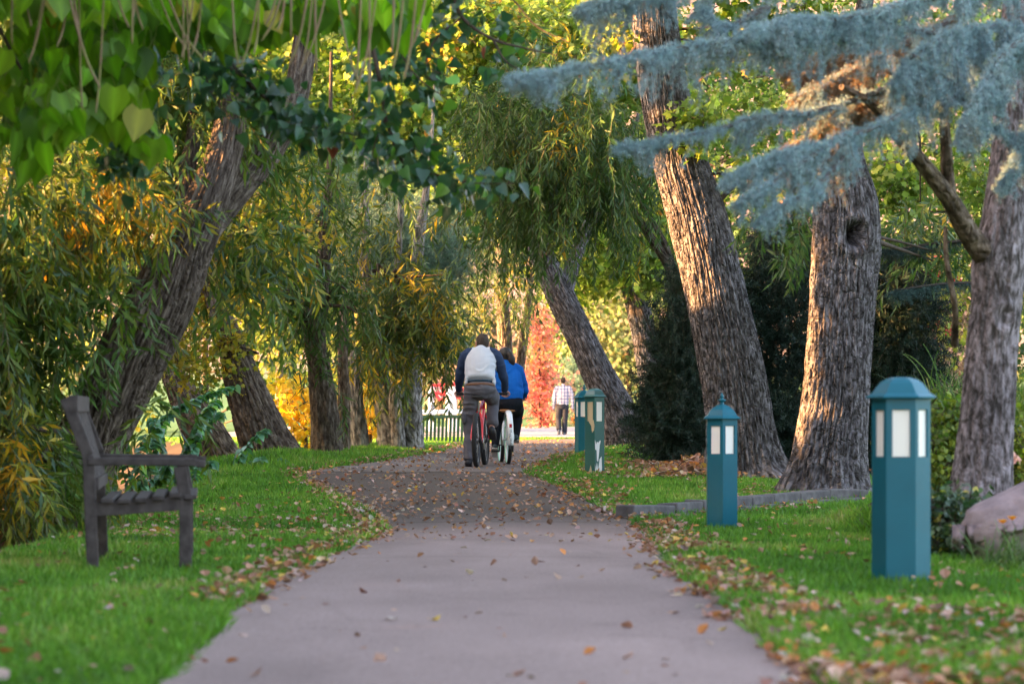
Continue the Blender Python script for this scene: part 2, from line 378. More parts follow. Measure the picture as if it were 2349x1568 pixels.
M_BARK_W = bark_mat('warm_bark', (.05, .035, .025), (.14, .10, .075), (.25, .19, .15), 24, 7)
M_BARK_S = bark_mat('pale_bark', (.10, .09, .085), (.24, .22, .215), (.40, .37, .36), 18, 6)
M_TWIG = mat('twig', (.05, .035, .028), .85, .2, attr=False, noise=(14, .6, (.11, .08, .06)))
# ------------------------------------------------------------------ the ground
_ys = np.array([-10, 8, 13.5, 18, 22, 28, 32.8, 36, 42, 60, 80, 87, 100, 110, 180, 260, 500, 900])
_zs = np.array([0, 0, .02, -.03, -.07, .05, .14, .185, .2, .2, .17, .19, .32, .42, 1.2, 6, 75, 130])
_yy = np.arange(-12, 905, .25); _zz = np.interp(_yy, _ys, _zs); _k = np.exp(-.5 * (np.arange(-12, 13) * .25 / .9) ** 2); _k /= _k.sum()
_zz = np.convolve(np.pad(_zz, 12, mode='edge'), _k, 'valid')
EDGE_Y = [0, 12, 16, 23.5, 30, 38, 46, 60, 90]; EDGE_X = [-2.9, -2.75, -2.9, -3.25, -3.5, -4.0, -4.6, -6, -12]
def gz(X, Y):
    X = np.asarray(X, float); Y = np.asarray(Y, float)
    z = np.interp(Y, _yy, _zz)
    d = np.interp(Y, EDGE_Y, EDGE_X) - X
    z = z - .45 * np.sqrt(np.clip(d, 0, 5) ** 2 + .04) * (d > 0) * (1 - sstep(Y, 70, 95)) + .09 * (d > 0) * (1 - sstep(Y, 70, 95))
    z = z + .10 * np.exp(-((X + 3.0) / .75) ** 2 - ((Y - 36.5) / 2.6) ** 2) + .10 * np.exp(-((X + 2.2) / .8) ** 2 - ((Y - 47) / 6) ** 2)
    z = z + .38 * sstep(X, 2.5, 3.0) * sstep(Y, 15.9, 17.8) * (1 - sstep(Y, 21, 25))
    z = z + .10 * np.exp(-((X - 1.15) / .45) ** 2 - ((Y - 38) / 2.5) ** 2) + .12 * np.exp(-((X - 2.3) / .7) ** 2 - ((Y - 47) / 4) ** 2)
    z = z + .035 * (fbm(np.stack([X * .9, Y * .9, X * 0], -1), 4, 3) - .5) * sstep(np.abs(X), .7, 1.6)
    return z
def vy(v, lo=6, hi=70):
    y = np.linspace(lo, hi, 4000); vv = HV + (CZ - np.interp(y, _yy, _zz)) * FD / y
    return y[np.argmin(np.abs(vv - v))]

PL = np.array([(2, -1.1), (9, -1.12), (13.5, -1.19), (17, -1.12), (20, -1.02), (21.9, -.97), (24.5, -1.25), (28.4, -1.83), (31, -2.3), (33, -2.42), (34.5, -2.19), (37.5, -1.75), (46, -1.16), (59, -1.0), (68, .0), (73, 1.5), (76, 4), (78, 9)])
PR = np.array([(2, .97), (9, .95), (13.6, .89), (18, .93), (20, 1.0), (21.5, 1.04), (23.8, .93), (26.5, .72), (29.5, .52), (32.9, .18), (34.5, .25), (37, .37), (46, 1.03), (53, 1.7), (58, 2.6), (61, 3.6), (63, 5), (65, 9)])
def on_path(X, Y, m=0.0):
    l = np.interp(Y, PL[:, 0], PL[:, 1]); r = np.interp(Y, PR[:, 0], PR[:, 1])
    a = (X > l - m) & (X < r + m) & (Y < 60)
    far = (Y >= 60) & (Y < 78 + m) & (X > np.interp(Y, PL[:, 0], PL[:, 1]) - m)
    con = (Y > 79.5) & (Y < 104)
    return a | far | con

def grid_mesh(name, xs, ys, zf, m, tintf=None, thin=0.0):
    X, Y = np.meshgrid(xs, ys, indexing='ij'); Z = zf(X, Y) + thin
    V = np.stack([X, Y, Z], -1).reshape(-1, 3); a, b = len(xs), len(ys)
    i, j = np.meshgrid(np.arange(a - 1), np.arange(b - 1), indexing='ij')
    F = np.stack([i * b + j, (i + 1) * b + j, (i + 1) * b + j + 1, i * b + j + 1], -1).reshape(-1, 4)
    G = Geo(); G.add(V, F, (1, 1, 1) if tintf is None else tintf(V), 0, True); return G.build(name, m)

def ground_tint(V):
    X, Y = V[:, 0], V[:, 1]
    lawn = np.array([.06, .14, .02]); soil = np.array([.055, .038, .026]); far = np.array([.085, .17, .075]); hill = np.array([.25, .185, .165])
    n = fbm(np.stack([X * .6, Y * .6, X * 0], -1), 8, 3)[:, None]
    c = lawn * (.7 + .6 * n)
    bank = (np.interp(Y, EDGE_Y, EDGE_X) - X > .1) & (Y < 90); bed = (X > 2.75) & (X < 4.6) & (Y > 16.1) & (Y < 25)
    und = (X > 2.0) & (Y > 33) & (Y < 60)
    s = (bank | bed | und)[:, None]
    c = np.where(s, soil * (.7 + .7 * n), c)
    t = sstep(Y, 76, 84)[:, None]; c = c * (1 - t) + far * (.8 + .4 * n) * t
    t = sstep(Y, 200, 270)[:, None]; k = (.75 + .6 * fbm(np.stack([X * .03, Y * .03, X * 0], -1), 3, 4))[:, None]
    return c * (1 - t) + hill * k * t

def nonuni(a, b, dense_a, dense_b, ds, coarse):
    lo = dense_a - np.geomspace(ds, max(dense_a - a, ds * 2), coarse)[::-1]; hi = dense_b + np.geomspace(ds, b - dense_b, coarse)
    return np.unique(np.concatenate([lo, np.arange(dense_a, dense_b, ds), hi]))
m = mat('ground_soil_and_turf', (1, 1, 1), .95, .1, noise=(30, .5, (.6, .6, .6)), bump=(60, .5), attr=True)
tag(grid_mesh('ground', nonuni(-420, 420, -9, 9, .12, 40), nonuni(-10, 880, 5, 60, .2, 60), gz, m, ground_tint), kind='structure')

# the paved path: one strip between its two edges
def strip(left, right, n, k, seed, wob, lift, name, m, tintf):
    a, b = curve(left, n), curve(right, n); t = np.linspace(0, 1, k)
    a[:, 1] += wob * (fbm(np.c_[a[:, 0] * 2.5, np.zeros(n), np.zeros(n)], seed) - .5); b[:, 1] += wob * (fbm(np.c_[b[:, 0] * 2.5, np.ones(n) * 9, np.zeros(n)], seed) - .5)
    q = a[:, None, :] * (1 - t)[None, :, None] + b[:, None, :] * t[None, :, None]
    X, Y = q[..., 1], q[..., 0]; Z = gz(X, Y) + lift + .012 * np.sin(np.pi * t)[None]
    V = np.stack([X, Y, Z], -1).reshape(-1, 3); i, j = np.meshgrid(np.arange(n - 1), np.arange(k - 1), indexing='ij')
    F = np.stack([i * k + j, i * k + j + 1, (i + 1) * k + j + 1, (i + 1) * k + j], -1).reshape(-1, 4)
    G = Geo(); G.add(V, F, tintf(V), 0, True); return G.build(name, m)
def path_tint(V):
    Y, X = V[:, 1], V[:, 0]
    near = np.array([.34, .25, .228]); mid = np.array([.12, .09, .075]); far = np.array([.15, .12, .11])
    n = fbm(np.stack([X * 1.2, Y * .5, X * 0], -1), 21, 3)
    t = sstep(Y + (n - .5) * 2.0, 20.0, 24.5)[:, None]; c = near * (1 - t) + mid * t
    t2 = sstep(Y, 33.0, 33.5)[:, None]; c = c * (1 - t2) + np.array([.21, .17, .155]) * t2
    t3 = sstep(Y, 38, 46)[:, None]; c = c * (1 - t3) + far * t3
    cr = np.exp(-((2 * fbm(np.stack([X * .55, Y * .35, X * 0 + 9], -1), 61, 4) - 1) / .008) ** 2) * .14; seam = cr + np.exp(-((Y - 32.9) / .10) ** 2) * .6 + np.exp(-((Y - 22.9) / .09) ** 2) * .3 + np.exp(-((Y - 16.6) / .03) ** 2) * .25
    st = fbm(np.stack([X * 2.3, Y * .9, X * 0 + 3], -1), 53, 4); return c * (.55 + .5 * n + .4 * st)[:, None] * (1 - seam[:, None])
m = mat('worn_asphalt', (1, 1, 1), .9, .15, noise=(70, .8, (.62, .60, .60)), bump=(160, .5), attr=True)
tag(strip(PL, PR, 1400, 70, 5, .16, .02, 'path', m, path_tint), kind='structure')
CL = np.array([(79.6, -9), (79.8, -3), (80, 2), (80.5, 8), (82, 20)]); CR = np.array([(103.5, -9), (103, -3), (103, 2), (103.5, 8), (105, 20)])
m = mat('pale_concrete', (.36, .34, .36), .9, .15, noise=(3, .7, (.27, .25, .26)))
tag(strip(CL, CR, 60, 20, 6, .1, .02, 'concrete_path', m, lambda V: np.ones((len(V), 3))), kind='structure')

# grass blades on the lawns
rng = np.random.default_rng(11)
def frame_pts(n, y0, y1, pw=1.0, wide=(.19, .35)):
    t = rng.random(n); Y = (y0 ** (1 - pw) + t * (y1 ** (1 - pw) - y0 ** (1 - pw))) ** (1 / (1 - pw)) if pw != 1 else y0 * (y1 / y0) ** t
    X = (rng.random(n) * 2 - 1) * (wide[0] * Y + wide[1]); return X, Y
def lawn_ok(X, Y):
    n = fbm(np.stack([X * 6, Y * 1.5, X * 0], -1), 31, 2) - .5
    e = np.interp(Y, EDGE_Y, EDGE_X); ok = ~on_path(X + n * .12, Y, -.02) & (X > e - .15 + n)
    ok &= fbm(np.stack([X * 1.7, Y * .9, X * 0 + 2], -1), 88, 3) > .30
    ok &= ~((X > 2.75) & (X < 4.6) & (Y > 16.0) & (Y < 25)) & ~((X > 2.15) & (Y > 31.5) & (Y < 62)) & ~((X > 1.5) & (Y > 34) & (Y < 45.5) & (fbm(np.stack([X * 2, Y, X * 0], -1), 7) > .45))
    return ok
G = Geo()
X, Y = frame_pts(980000, 6.5, 76, 1.0, (.225, 1.1)); ok = lawn_ok(X, Y); X, Y = X[ok], Y[ok]; n = len(X)
p = np.stack([X, Y, gz(X, Y) - .005], 1)
hgt = (.04 + .035 * rng.random(n)) * (1 + .5 * fbm(p * 1.5, 12, 2)) * (1 + .9 * np.exp(-((X + 2.8) / .8) ** 2 - ((Y - 36) / 3) ** 2))
d = np.c_[rng.standard_normal((n, 2)) * .45, np.ones(n)]
M = frames(d, np.c_[rng.standard_normal((n, 2)), np.zeros(n)])
key = patchkey(p, rng, 1.2, .6, 9)
col = pick([((.065, .155, .02), 3), ((.11, .235, .03), 4), ((.17, .30, .045), 2.6), ((.28, .30, .10), .8)], n, rng, .2, key)
ws = np.maximum(.0035, Y * .00028) * rng.uniform(.7, 1.5, n)
scatter(G, [[-.5, 0, 0], [.5, 0, 0], [.3, .6, .12], [0, 1, .4]], [[0, 1, 2, 3]], p, M, np.stack([ws, hgt, hgt], 1), col)
tag(G.build('grass', M_GRASS), 'short green lawn grass beside the path', 'grass', kind='stuff')

# fallen leaves: the 300 that show largest stand alone, the rest is one litter
DRY = [((.34, .18, .12), 4), ((.45, .28, .20), 3), ((.26, .12, .06), 2.4), ((.50, .22, .07), 1.8), ((.55, .38, .08), .8), ((.52, .38, .34), 1.4), ((.16, .09, .06), 1)]
LITTER = blade([0, .25, .5, .75, 1.0], [.12, .45, .52, .34, .02], 3, .5, -.35, .0)
def leaf_spots(n, y0, y1, pw=1.0):
    X, Y = frame_pts(n, y0, y1, pw)
    l = np.interp(Y, PL[:, 0], PL[:, 1]); r = np.interp(Y, PR[:, 0], PR[:, 1])
    er = np.exp(-((X - r - .10) / .16) ** 2); el = np.exp(-((X - l + .05) / .14) ** 2)
    pth = on_path(X, Y)
    dens = .006 * pth * (Y < 19) + .07 * pth * (Y >= 19) * (Y < 23) + .32 * pth * (Y >= 23) * (Y < 42) + .3 * pth * (Y >= 42)
    dens = dens + (2.2 * er * (.5 + .5 * sstep(Y, 9, 13)) * (.1 + (fbm(np.stack([X * 1.1, Y * 1.1, X * 0], -1), 77, 2) > .47)) + .7 * el * (Y > 12) + .9 * el * (Y > 20)) * (Y < 60)
    lawn = ~pth
    dens = dens + lawn * (X > 0) * (.04 + .25 * (Y > 24)) * (fbm(np.stack([X * 1.3, Y * .6, X * 0], -1), 41, 2) > .45)
    dens = dens + lawn * (X > 1.25) * (Y < 11.5) * .18
    dens = dens + lawn * (X < 0) * (.012 + .26 * np.exp(-((Y - 22) / 3) ** 2) * (X > -3.0))
    dens = dens + .6 * lawn * (X > .8) * (X < 2.2) * (Y > 31) * (Y < 36)
    dens = dens * (X > np.interp(Y, EDGE_Y, EDGE_X) - .3) * ~((X > 2.4) & (Y > 16) & (Y < 24)) * ~((Y > 76))
    ok = rng.random(n) < dens; return X[ok], Y[ok]
X, Y = leaf_spots(120000, 7.6, 75, 1.0); n = len(X)
p = np.stack([X, Y, gz(X, Y) + np.where(on_path(X, Y), .032, .045 + .02 * rng.random(n))], 1)
s = rng.uniform(.022, .052, n)
order = np.argsort(-(s / Y) * (np.abs(X) < .18 * Y) * (Y > 8.6)); big, rest = order[:300], order[300:]
def lie(n, tilt=.3):
    d = np.c_[rng.standard_normal((n, 2)), rng.standard_normal(n) * tilt]; return frames(d, np.c_[rng.standard_normal((n, 2)) * tilt, np.ones(n)])
G = Geo(); h = rest[::2]; h2 = rest[1::2]
scatter(G, MAPLE[0], MAPLE[1], p[h], lie(len(h)), s[h], pick(DRY, len(h), rng, .2)); scatter(G, LITTER[0], LITTER[1], p[h2], lie(len(h2)), s[h2], pick(DRY, len(h2), rng, .2))
tag(G.build('leaf_litter', M_DRY), 'small dry leaves strewn over path and lawn', 'leaf litter', kind='stuff')
KINDS = [('reddish brown', (.30, .15, .10)), ('pinkish tan', (.50, .33, .28)), ('rusty orange', (.50, .20, .06)), ('dull yellow', (.50, .38, .08)), ('dark brown', (.13, .075, .05)), ('pale grey', (.48, .42, .36))]
protos = []
for kn, kc in KINDS:
    for sh in (MAPLE, LITTER):
        G = Geo(); G.add(sh[0] * np.array([1, 1, 1.0]) - np.array([0, .5, 0]), sh[1], np.array(kc) * (.85 + .3 * rng.random((len(sh[0]), 1)))); me = G.build('fallen_leaf', M_DRY)
        protos.append((kn, me))
first = set()
for q in big:
    i = int(rng.choice(len(protos), p=np.repeat([.28, .26, .20, .05, .13, .08], 2) / 2)); kn, pr = protos[i]
    o = pr if i not in first else pr.copy()
    if i in first: sc.collection.objects.link(o)
    first.add(i)
    o.location = p[q]; o.scale = (s[q],) * 3; o.rotation_euler = (rng.normal(0, .3), rng.normal(0, .3), rng.uniform(0, 6.28))
    where = 'paved path' if on_path(X[q], Y[q]) else ('lawn on the bench side' if X[q] < 0 else 'lawn on the lamp post side')
    tag(o, f'{kn} fallen leaf lying on the {where}', 'fallen leaf', f'{kn} leaves on the {where}')
for i, (kn, pr) in enumerate(protos):
    if i not in first: bpy.data.objects.remove(pr)
# ------------------------------------------------------------------ lamp posts
M_TEAL = mat('teal_paint', (.002, .11, .165), .45, .3, coat=.10, noise=(7, .4, (.002, .085, .125)), bump=(30, .06))
M_TEALD = mat('dark_teal_paint', (.006, .085, .085), .42, .5, coat=.25, noise=(6, .5, (.008, .10, .11)))
M_PANE = mat('frosted_pane', (.85, .81, .77), .45, .4)
M_CREAM = mat('aged_pane', (.50, .40, .26), .55, .3)
M_WHITE = mat('bare_primer', (.72, .72, .76), .7, .3)
def hexpts(R, z, rot): a = np.arange(6) * np.pi / 3 + rot; return np.stack([R * np.cos(a), R * np.sin(a), np.full(6, z)], 1)
def lamp_post(lab, u, v, Y, rot, finial, H=1.0, R=.138, paint=None, cream=()):
    p = P(u, v, Y); r = thing('lamp_post', lab, 'lamp post', p, 0, 'teal lamp posts along the path'); paint = paint or M_TEAL
    G = Geo(); w0, w1, top = H * .63, H * .855, H * .905
    ring = lambda zs, Rs: [G.add(np.vstack([hexpts(Rs[i], zs[i], rot), hexpts(Rs[i + 1], zs[i + 1], rot)]), [[k, (k + 1) % 6, 6 + (k + 1) % 6, 6 + k] for k in range(6)]) for i in range(len(zs) - 1)]
    ring([-.08, w0], [R, R]); ring([w1, top], [R, R]); ring([w0, w0], [R, R * .3]); ring([w1, w1], [R * .3, R])
    e = R * 1.0; hw = R / 2
    for k in range(6):   # corner mullions: an L of two faces with thickness
        a0 = k * np.pi / 3 + rot; c = np.array([np.cos(a0), np.sin(a0)]) * R
        for sgn in (1, -1):
            t = np.array([np.cos(a0 + sgn * 2 * np.pi / 3), np.sin(a0 + sgn * 2 * np.pi / 3)]); q = c + t * R * .19; i1, i0 = q * .93, c * .93
            V = np.array([[*c, w0], [*q, w0], [*i1, w0], [*i0, w0], [*c, w1], [*q, w1], [*i1, w1], [*i0, w1]]); G.add(V, CUBEF if sgn > 0 else CUBEF[:, ::-1])
    G.build('post', paint, r, True)
    G = Geo()
    prof = [(1.0, top + .001), (1.20, top + .002), (1.22, top + .010), (1.12, top + .018), (1.00, top + .028), (.88, top + .050), (.74, top + .075), (.56, top + .092), (.30, top + .102 if not finial else top + .112), (.001, top + .104 if not finial else top + .118)]
    lathe(G, [(a * R, z) for a, z in prof], (0, 0, 0), 6, rot=rot, smooth=False); G.build('roof', paint, r, True, bevel=.003)
    for k in range(6):
        a0 = (k + .5) * np.pi / 3 + rot; nn = np.array([np.cos(a0), np.sin(a0), 0]); t = np.array([-nn[1], nn[0], 0]); G = Geo(); c = nn * (R * .866 - .014)
        box(G, c + np.array([0, 0, (w0 + w1) / 2]), (R * .74, .006, w1 - w0 - .006), np.stack([t, nn, [0, 0, 1]], 1)); G.build('pane', M_CREAM if k in cream else M_PANE, r, True)
    if finial:
        G = Geo(); z = top + .112; lathe(G, [(.001, z), (.024, z), (.016, z + .012), (.012, z + .022), (.034, z + .034), (.036, z + .040), (.013, z + .048), (.012, z + .056), (.018, z + .064), (.012, z + .076), (.005, z + .092), (.0005, z + .094)], n=16); G.build('finial', paint, r, True)
    return r
D = math.radians
lp1 = lamp_post('widest teal lamp post, nearest the camera, three panes showing and no finial', 2067, 1352, 13.5, D(-90 - 38), False, 1.0, .138)
lp2 = lamp_post('slim teal lamp post with a pointed finial in front of the broadest trunk', 1656, 1222, 22.2, D(-91), True, .98, .134)
lp3 = lamp_post('dark teal lamp post with peeling paint and a cream pane, overlapping a second post', 1364, 1092, 32.6, D(-91), False, 1.0, .128, M_TEALD, cream=(5,))
lp4 = lamp_post('teal lamp post with finial partly hidden behind the peeling one', 1340, 1052, 41.6, D(-90 + 22), True, .98, .138)
lp5 = lamp_post('distant lamp post half hidden by the juniper, right of the leaning grey trunk', 1486, 996, 68, D(-90), True, 1.0, .134)
def patch(par, pts, face_mid, nrm, m, name):
    nrm = np.asarray(nrm, float); t = np.array([-nrm[1], nrm[0], 0.]); G = Geo(); n = len(pts)
    V = np.array([np.asarray(face_mid) + t * a + np.array([0, 0, b]) for a, b in pts]); f = V + nrm * .003
    G.add(np.vstack([V, f]), [list(range(n, 2 * n))], (1, 1, 1), 0); G.add(np.vstack([V, f]), [[k, (k + 1) % n, n + (k + 1) % n, n + k] for k in range(n)]); G.build(name, m, par, True)
def face(rot, k, R): a = (k + .5) * np.pi / 3 + rot; n = np.array([np.cos(a), np.sin(a), 0]); return n * R * .866, n
mid, nr = face(D(-91), 0, .128)      # right hand face of the peeling post
patch(lp3, [(-.062, .42), (-.058, .31), (-.04, .30), (-.035, .18), (-.02, .17), (-.01, .25), (.0, .36), (.012, .40), (.008, .415), (-.02, .385), (-.035, .40), (-.045, .365)], mid, nr, M_WHITE, 'bare_patch')
patch(lp3, [(-.062, .14), (-.05, .08), (-.036, .16), (-.02, .07), (.0, .20), (.025, .23), (.03, .1), (.02, -.01), (-.02, -.03), (-.055, -.01)], mid, nr, M_WHITE, 'bare_patch')
mid, nr = face(D(-91), 5, .128)
patch(lp3, [(-.02, .645), (.05, .645), (.062, .58), (.055, .53), (.03, .50), (.02, .58), (-.01, .62)], mid, nr, M_CREAM, 'bare_patch')
patch(lp3, [(-.02, .0), (-.005, .07), (.012, .13), (.028, .06), (.03, -.02)], mid, nr, M_CREAM, 'bare_patch')
mid, nr = face(D(-90 + 22), 5, .138)
mid, nr = face(D(-68), 0, .138); tt = np.array([-nr[1], nr[0], 0]); G = Geo(); a = np.linspace(0, 1, 60)
mid5, nr5 = face(D(-68), 0, .138)
sq = np.array([mid - nr * .008 + tt * (.022 * math.sin(q * 17)) * (1 - .3 * q) + np.array([0, 0, .72 + .055 * math.cos(q * 11) - .02 * q]) for q in a]); tube(G, sq, .003, 6); G.build('scrawl', mat('scrawl_ink', (.03, .02, .02), .6), lp4, True)

# ------------------------------------------------------------------ benches
M_DWOOD = mat('weathered_dark_wood', (.038, .03, .03), .75, .3, noise=(16, .9, (.085, .07, .07)), bump=(30, .4))
def wood_bench():
    near = np.array([P(212, 1322, 14.8)[0], 14.8]); far = np.array([P(236, 1300, 16.25)[0], 16.25]); ax = far - near; L = np.linalg.norm(ax); ax /= L
    z0 = float(gz(near[0] + .2, near[1]) ) - .0
    r = thing('wooden_bench', 'dark weathered wooden bench on the left lawn, seen end on', 'bench', (near[0], near[1], P(212, 1325, 14.8)[2]), math.atan2(-ax[0], ax[1]))
    # local: y along the bench, x towards the path
    s = 14.8 / FD; px = lambda u, v: ((u - 212) * s, (1325 - v) * s)
    B = .0; W = .055
    for y in (0.03, L - .03):
        G = Geo(); a, b, c = px(214, 1345), px(202, 1045), px(150, 912)
        for p, q in ((a, b), (b, c)): bar(G, (p[0], y, p[1]), (q[0], y, q[1]), .062, W, (1, 0, 0))
        G.build('rear_leg', M_DWOOD, r, True, bevel=.006)
        G = Geo(); a, b, c = px(424, 1335), px(424, 1140), px(410, 1070)
        for p, q in ((a, b), (b, c)): bar(G, (p[0], y, p[1]), (q[0], y, q[1]), .066, W, (1, 0, 0))
        G.build('front_leg', M_DWOOD, r, True, bevel=.006)
        G = Geo(); a, b = px(200, 1058), px(448, 1060); bar(G, (a[0], y, a[1]), (b[0], y, b[1]), .07, .04, (0, 1, 0)); bar(G, (b[0] - .02, y, b[1] - .003), (b[0] + .05, y, b[1] - .012), .066, .036, (0, 1, 0)); G.build('armrest', M_DWOOD, r, True, bevel=.008)
        G = Geo(); a, b = px(215, 1165), px(425, 1150); bar(G, (a[0], y, a[1] - .01), (b[0], y, b[1] - .01), .05, .07, (0, 1, 0)); G.build('side_rail', M_DWOOD, r, True, bevel=.005)
    G = Geo()
    for u, v in ((245, 1148), (283, 1149), (322, 1147), (362, 1142), (400, 1136), (436, 1140)):
        p = px(u, v); box(G, (p[0], L / 2, p[1]), (.062, L + .04, .022))
    G.build('seat', M_DWOOD, r, True, bevel=.004)
    G = Geo(); a = px(164, 925); b = px(212, 1110)
    box(G, (a[0] + .01, L / 2, a[1]), (.045, L, .085)); box(G, (b[0] + .01, L / 2, b[1]), (.04, L - .08, .06))
    for k in range(14):
        y = .12 + (L - .24) * k / 13; bar(G, (a[0] + .01, y, a[1] - .03), (b[0] + .01, y, b[1] + .02), .016, .045, (1, 0, 0))
    G.build('backrest', M_DWOOD, r, True, bevel=.003)
wood_bench()
M_GREEN = mat('green_bench_paint', (.003, .03, .03), .5, .4, noise=(5, .4, (.005, .045, .045)))
def park_bench():
    Y = 62.0; s = Y / FD; c = P(1070, 1075, Y); r = thing('park_bench', 'dark green slatted park bench behind the riders, seen from the back', 'bench', (c[0], c[1], P(0, 1100, Y)[2])); W = 1.96; z = lambda v: (1100 - v) * s
    G = Geo(); a, b = z(955), z(1043); tb, tt = -.02, -.16
    bar(G, (-W / 2, tt, a), (W / 2, tt, a), .05, .075, (0, 1, 0)); bar(G, (-W / 2, tb, b - .03), (W / 2, tb, b - .03), .05, .12, (0, 1, 0))
    n = 23
    for k in range(n):
        x = -W / 2 + .05 + (W - .1) * k / (n - 1); bar(G, (x + .0, tt, a), (x - .03, tb, b), .056, .022, (1, 0, 0))
    G.build('backrest', M_GREEN, r, True, bevel=.004)
    G = Geo()
    for k in range(6): box(G, (0, .06 + k * .075, z(1052) - .0), (W, .062, .03))
    G.build('seat', M_GREEN, r, True, bevel=.004)
    for x in (-W / 2 + .15, W / 2 - .15):
        G = Geo(); bar(G, (x, .02, z(1055)), (x, .0, -.25), .06, .06); bar(G, (x, .02, z(1055)), (x, .45, z(1055)), .06, .05); G.build('leg', M_GREEN, r, True, bevel=.005)
        G = Geo(); bar(G, (x, .42, z(1055)), (x, .44, -.25), .06, .06); G.build('leg', M_GREEN, r, True, bevel=.005)
    G = Geo(); box(G, (W / 2 - .28, .2, z(1025)), (.07, .5, .05)); box(G, (W / 2 - .28, .43, z(1042)), (.06, .05, .26)); G.build('armrest', M_GREEN, r, True, bevel=.004)
park_bench()
def slant_bench():
    Y = 55.0; s = Y / FD; r = thing('slanted_bench', 'dark green bench mostly hidden behind the leaning grey trunk', 'bench', P(1420, 1042, Y)); z = lambda v: (1042 - v) * s; x = lambda u: (u - 1420) * s
    G = Geo(); bar(G, (x(1428), 0, z(985)), (x(1443), .0, z(922)), .10, .03, (1, 0, 0)); G.build('backrest', M_GREEN, r, True, bevel=.004)
    G = Geo(); bar(G, (x(1414), .35, z(985)), (x(1431), .35, z(924)), .10, .03, (1, 0, 0)); G.build('backrest', M_GREEN, r, True, bevel=.004)
    G = Geo(); bar(G, (x(1384), .15, z(1010)), (x(1436), .15, z(1005)), .5, .05, (0, 1, 0)); G.build('seat', M_GREEN, r, True, bevel=.006)
    for u, y in ((1406, -.02), (1432, -.02), (1406, .36), (1432, .36)):
        G = Geo(); bar(G, (x(u), y, z(1008)), (x(u), y, z(1046)), .12, .05); G.build('leg', M_GREEN, r, True, bevel=.005)
slant_bench()
# red playground frame on pale posts beyond the bench
def playground():
    Y = 92.0; r = thing('playground_frame', 'red and white climbing frame on pale posts beyond the green bench', 'play equipment', P(1030, 990, Y)); red = mat('red_rail', (.70, .05, .06), .4, .5); wh = mat('white_post', (.85, .85, .9), .45, .5); bl = mat('pale_blue_rail', (.45, .58, .80), .5, .5)
    q = lambda u, v, dy=0: tuple(P(u, v, Y) + np.array([0, dy, 0]) - np.array(r.location))
    G = Geo()
    for dy in (0, 1.2):
        for a, b in (((988, 884), (1044, 880)), ((988, 890), (1008, 916)), ((1008, 916), (1080, 905)), ((1044, 880), (1080, 905)), ((1010, 888), (1040, 913)), ((1000, 900), (1060, 912))): tube(G, [q(*a, dy), q(*b, dy)], .055, 8)
    for a in ((988, 884), (1044, 880), (1008, 916), (1080, 905), (1026, 882), (1030, 913)): tube(G, [q(*a, 0), q(*a, 1.2)], .04, 8)
    G.build('red_frame', red, r, True)
    G = Geo()
    for k in range(7): u = 994 + k * 9; bar(G, q(u, 886, .6), q(u + 16, 912, .6), .16, .02)
    G.build('climbing_panel', mat('white_panel', (.85, .66, .62), .6), r, True)
    for u, w_ in ((989, .10), (1030, .12), (1041, .08), (1078, .1)):
        for dy in (0, 1.2):
            G = Geo(); tube(G, [q(u, 886, dy), q(u, 1000, dy)], w_, 10); G.build('post', wh, r, True)
    G = Geo()
    for v in (942, 947): bar(G, q(965, v, -.4), q(1085, v - 2, -.4), .08, .06, (0, 1, 0))
    G.build('base_rail', bl, r, True)
playground()

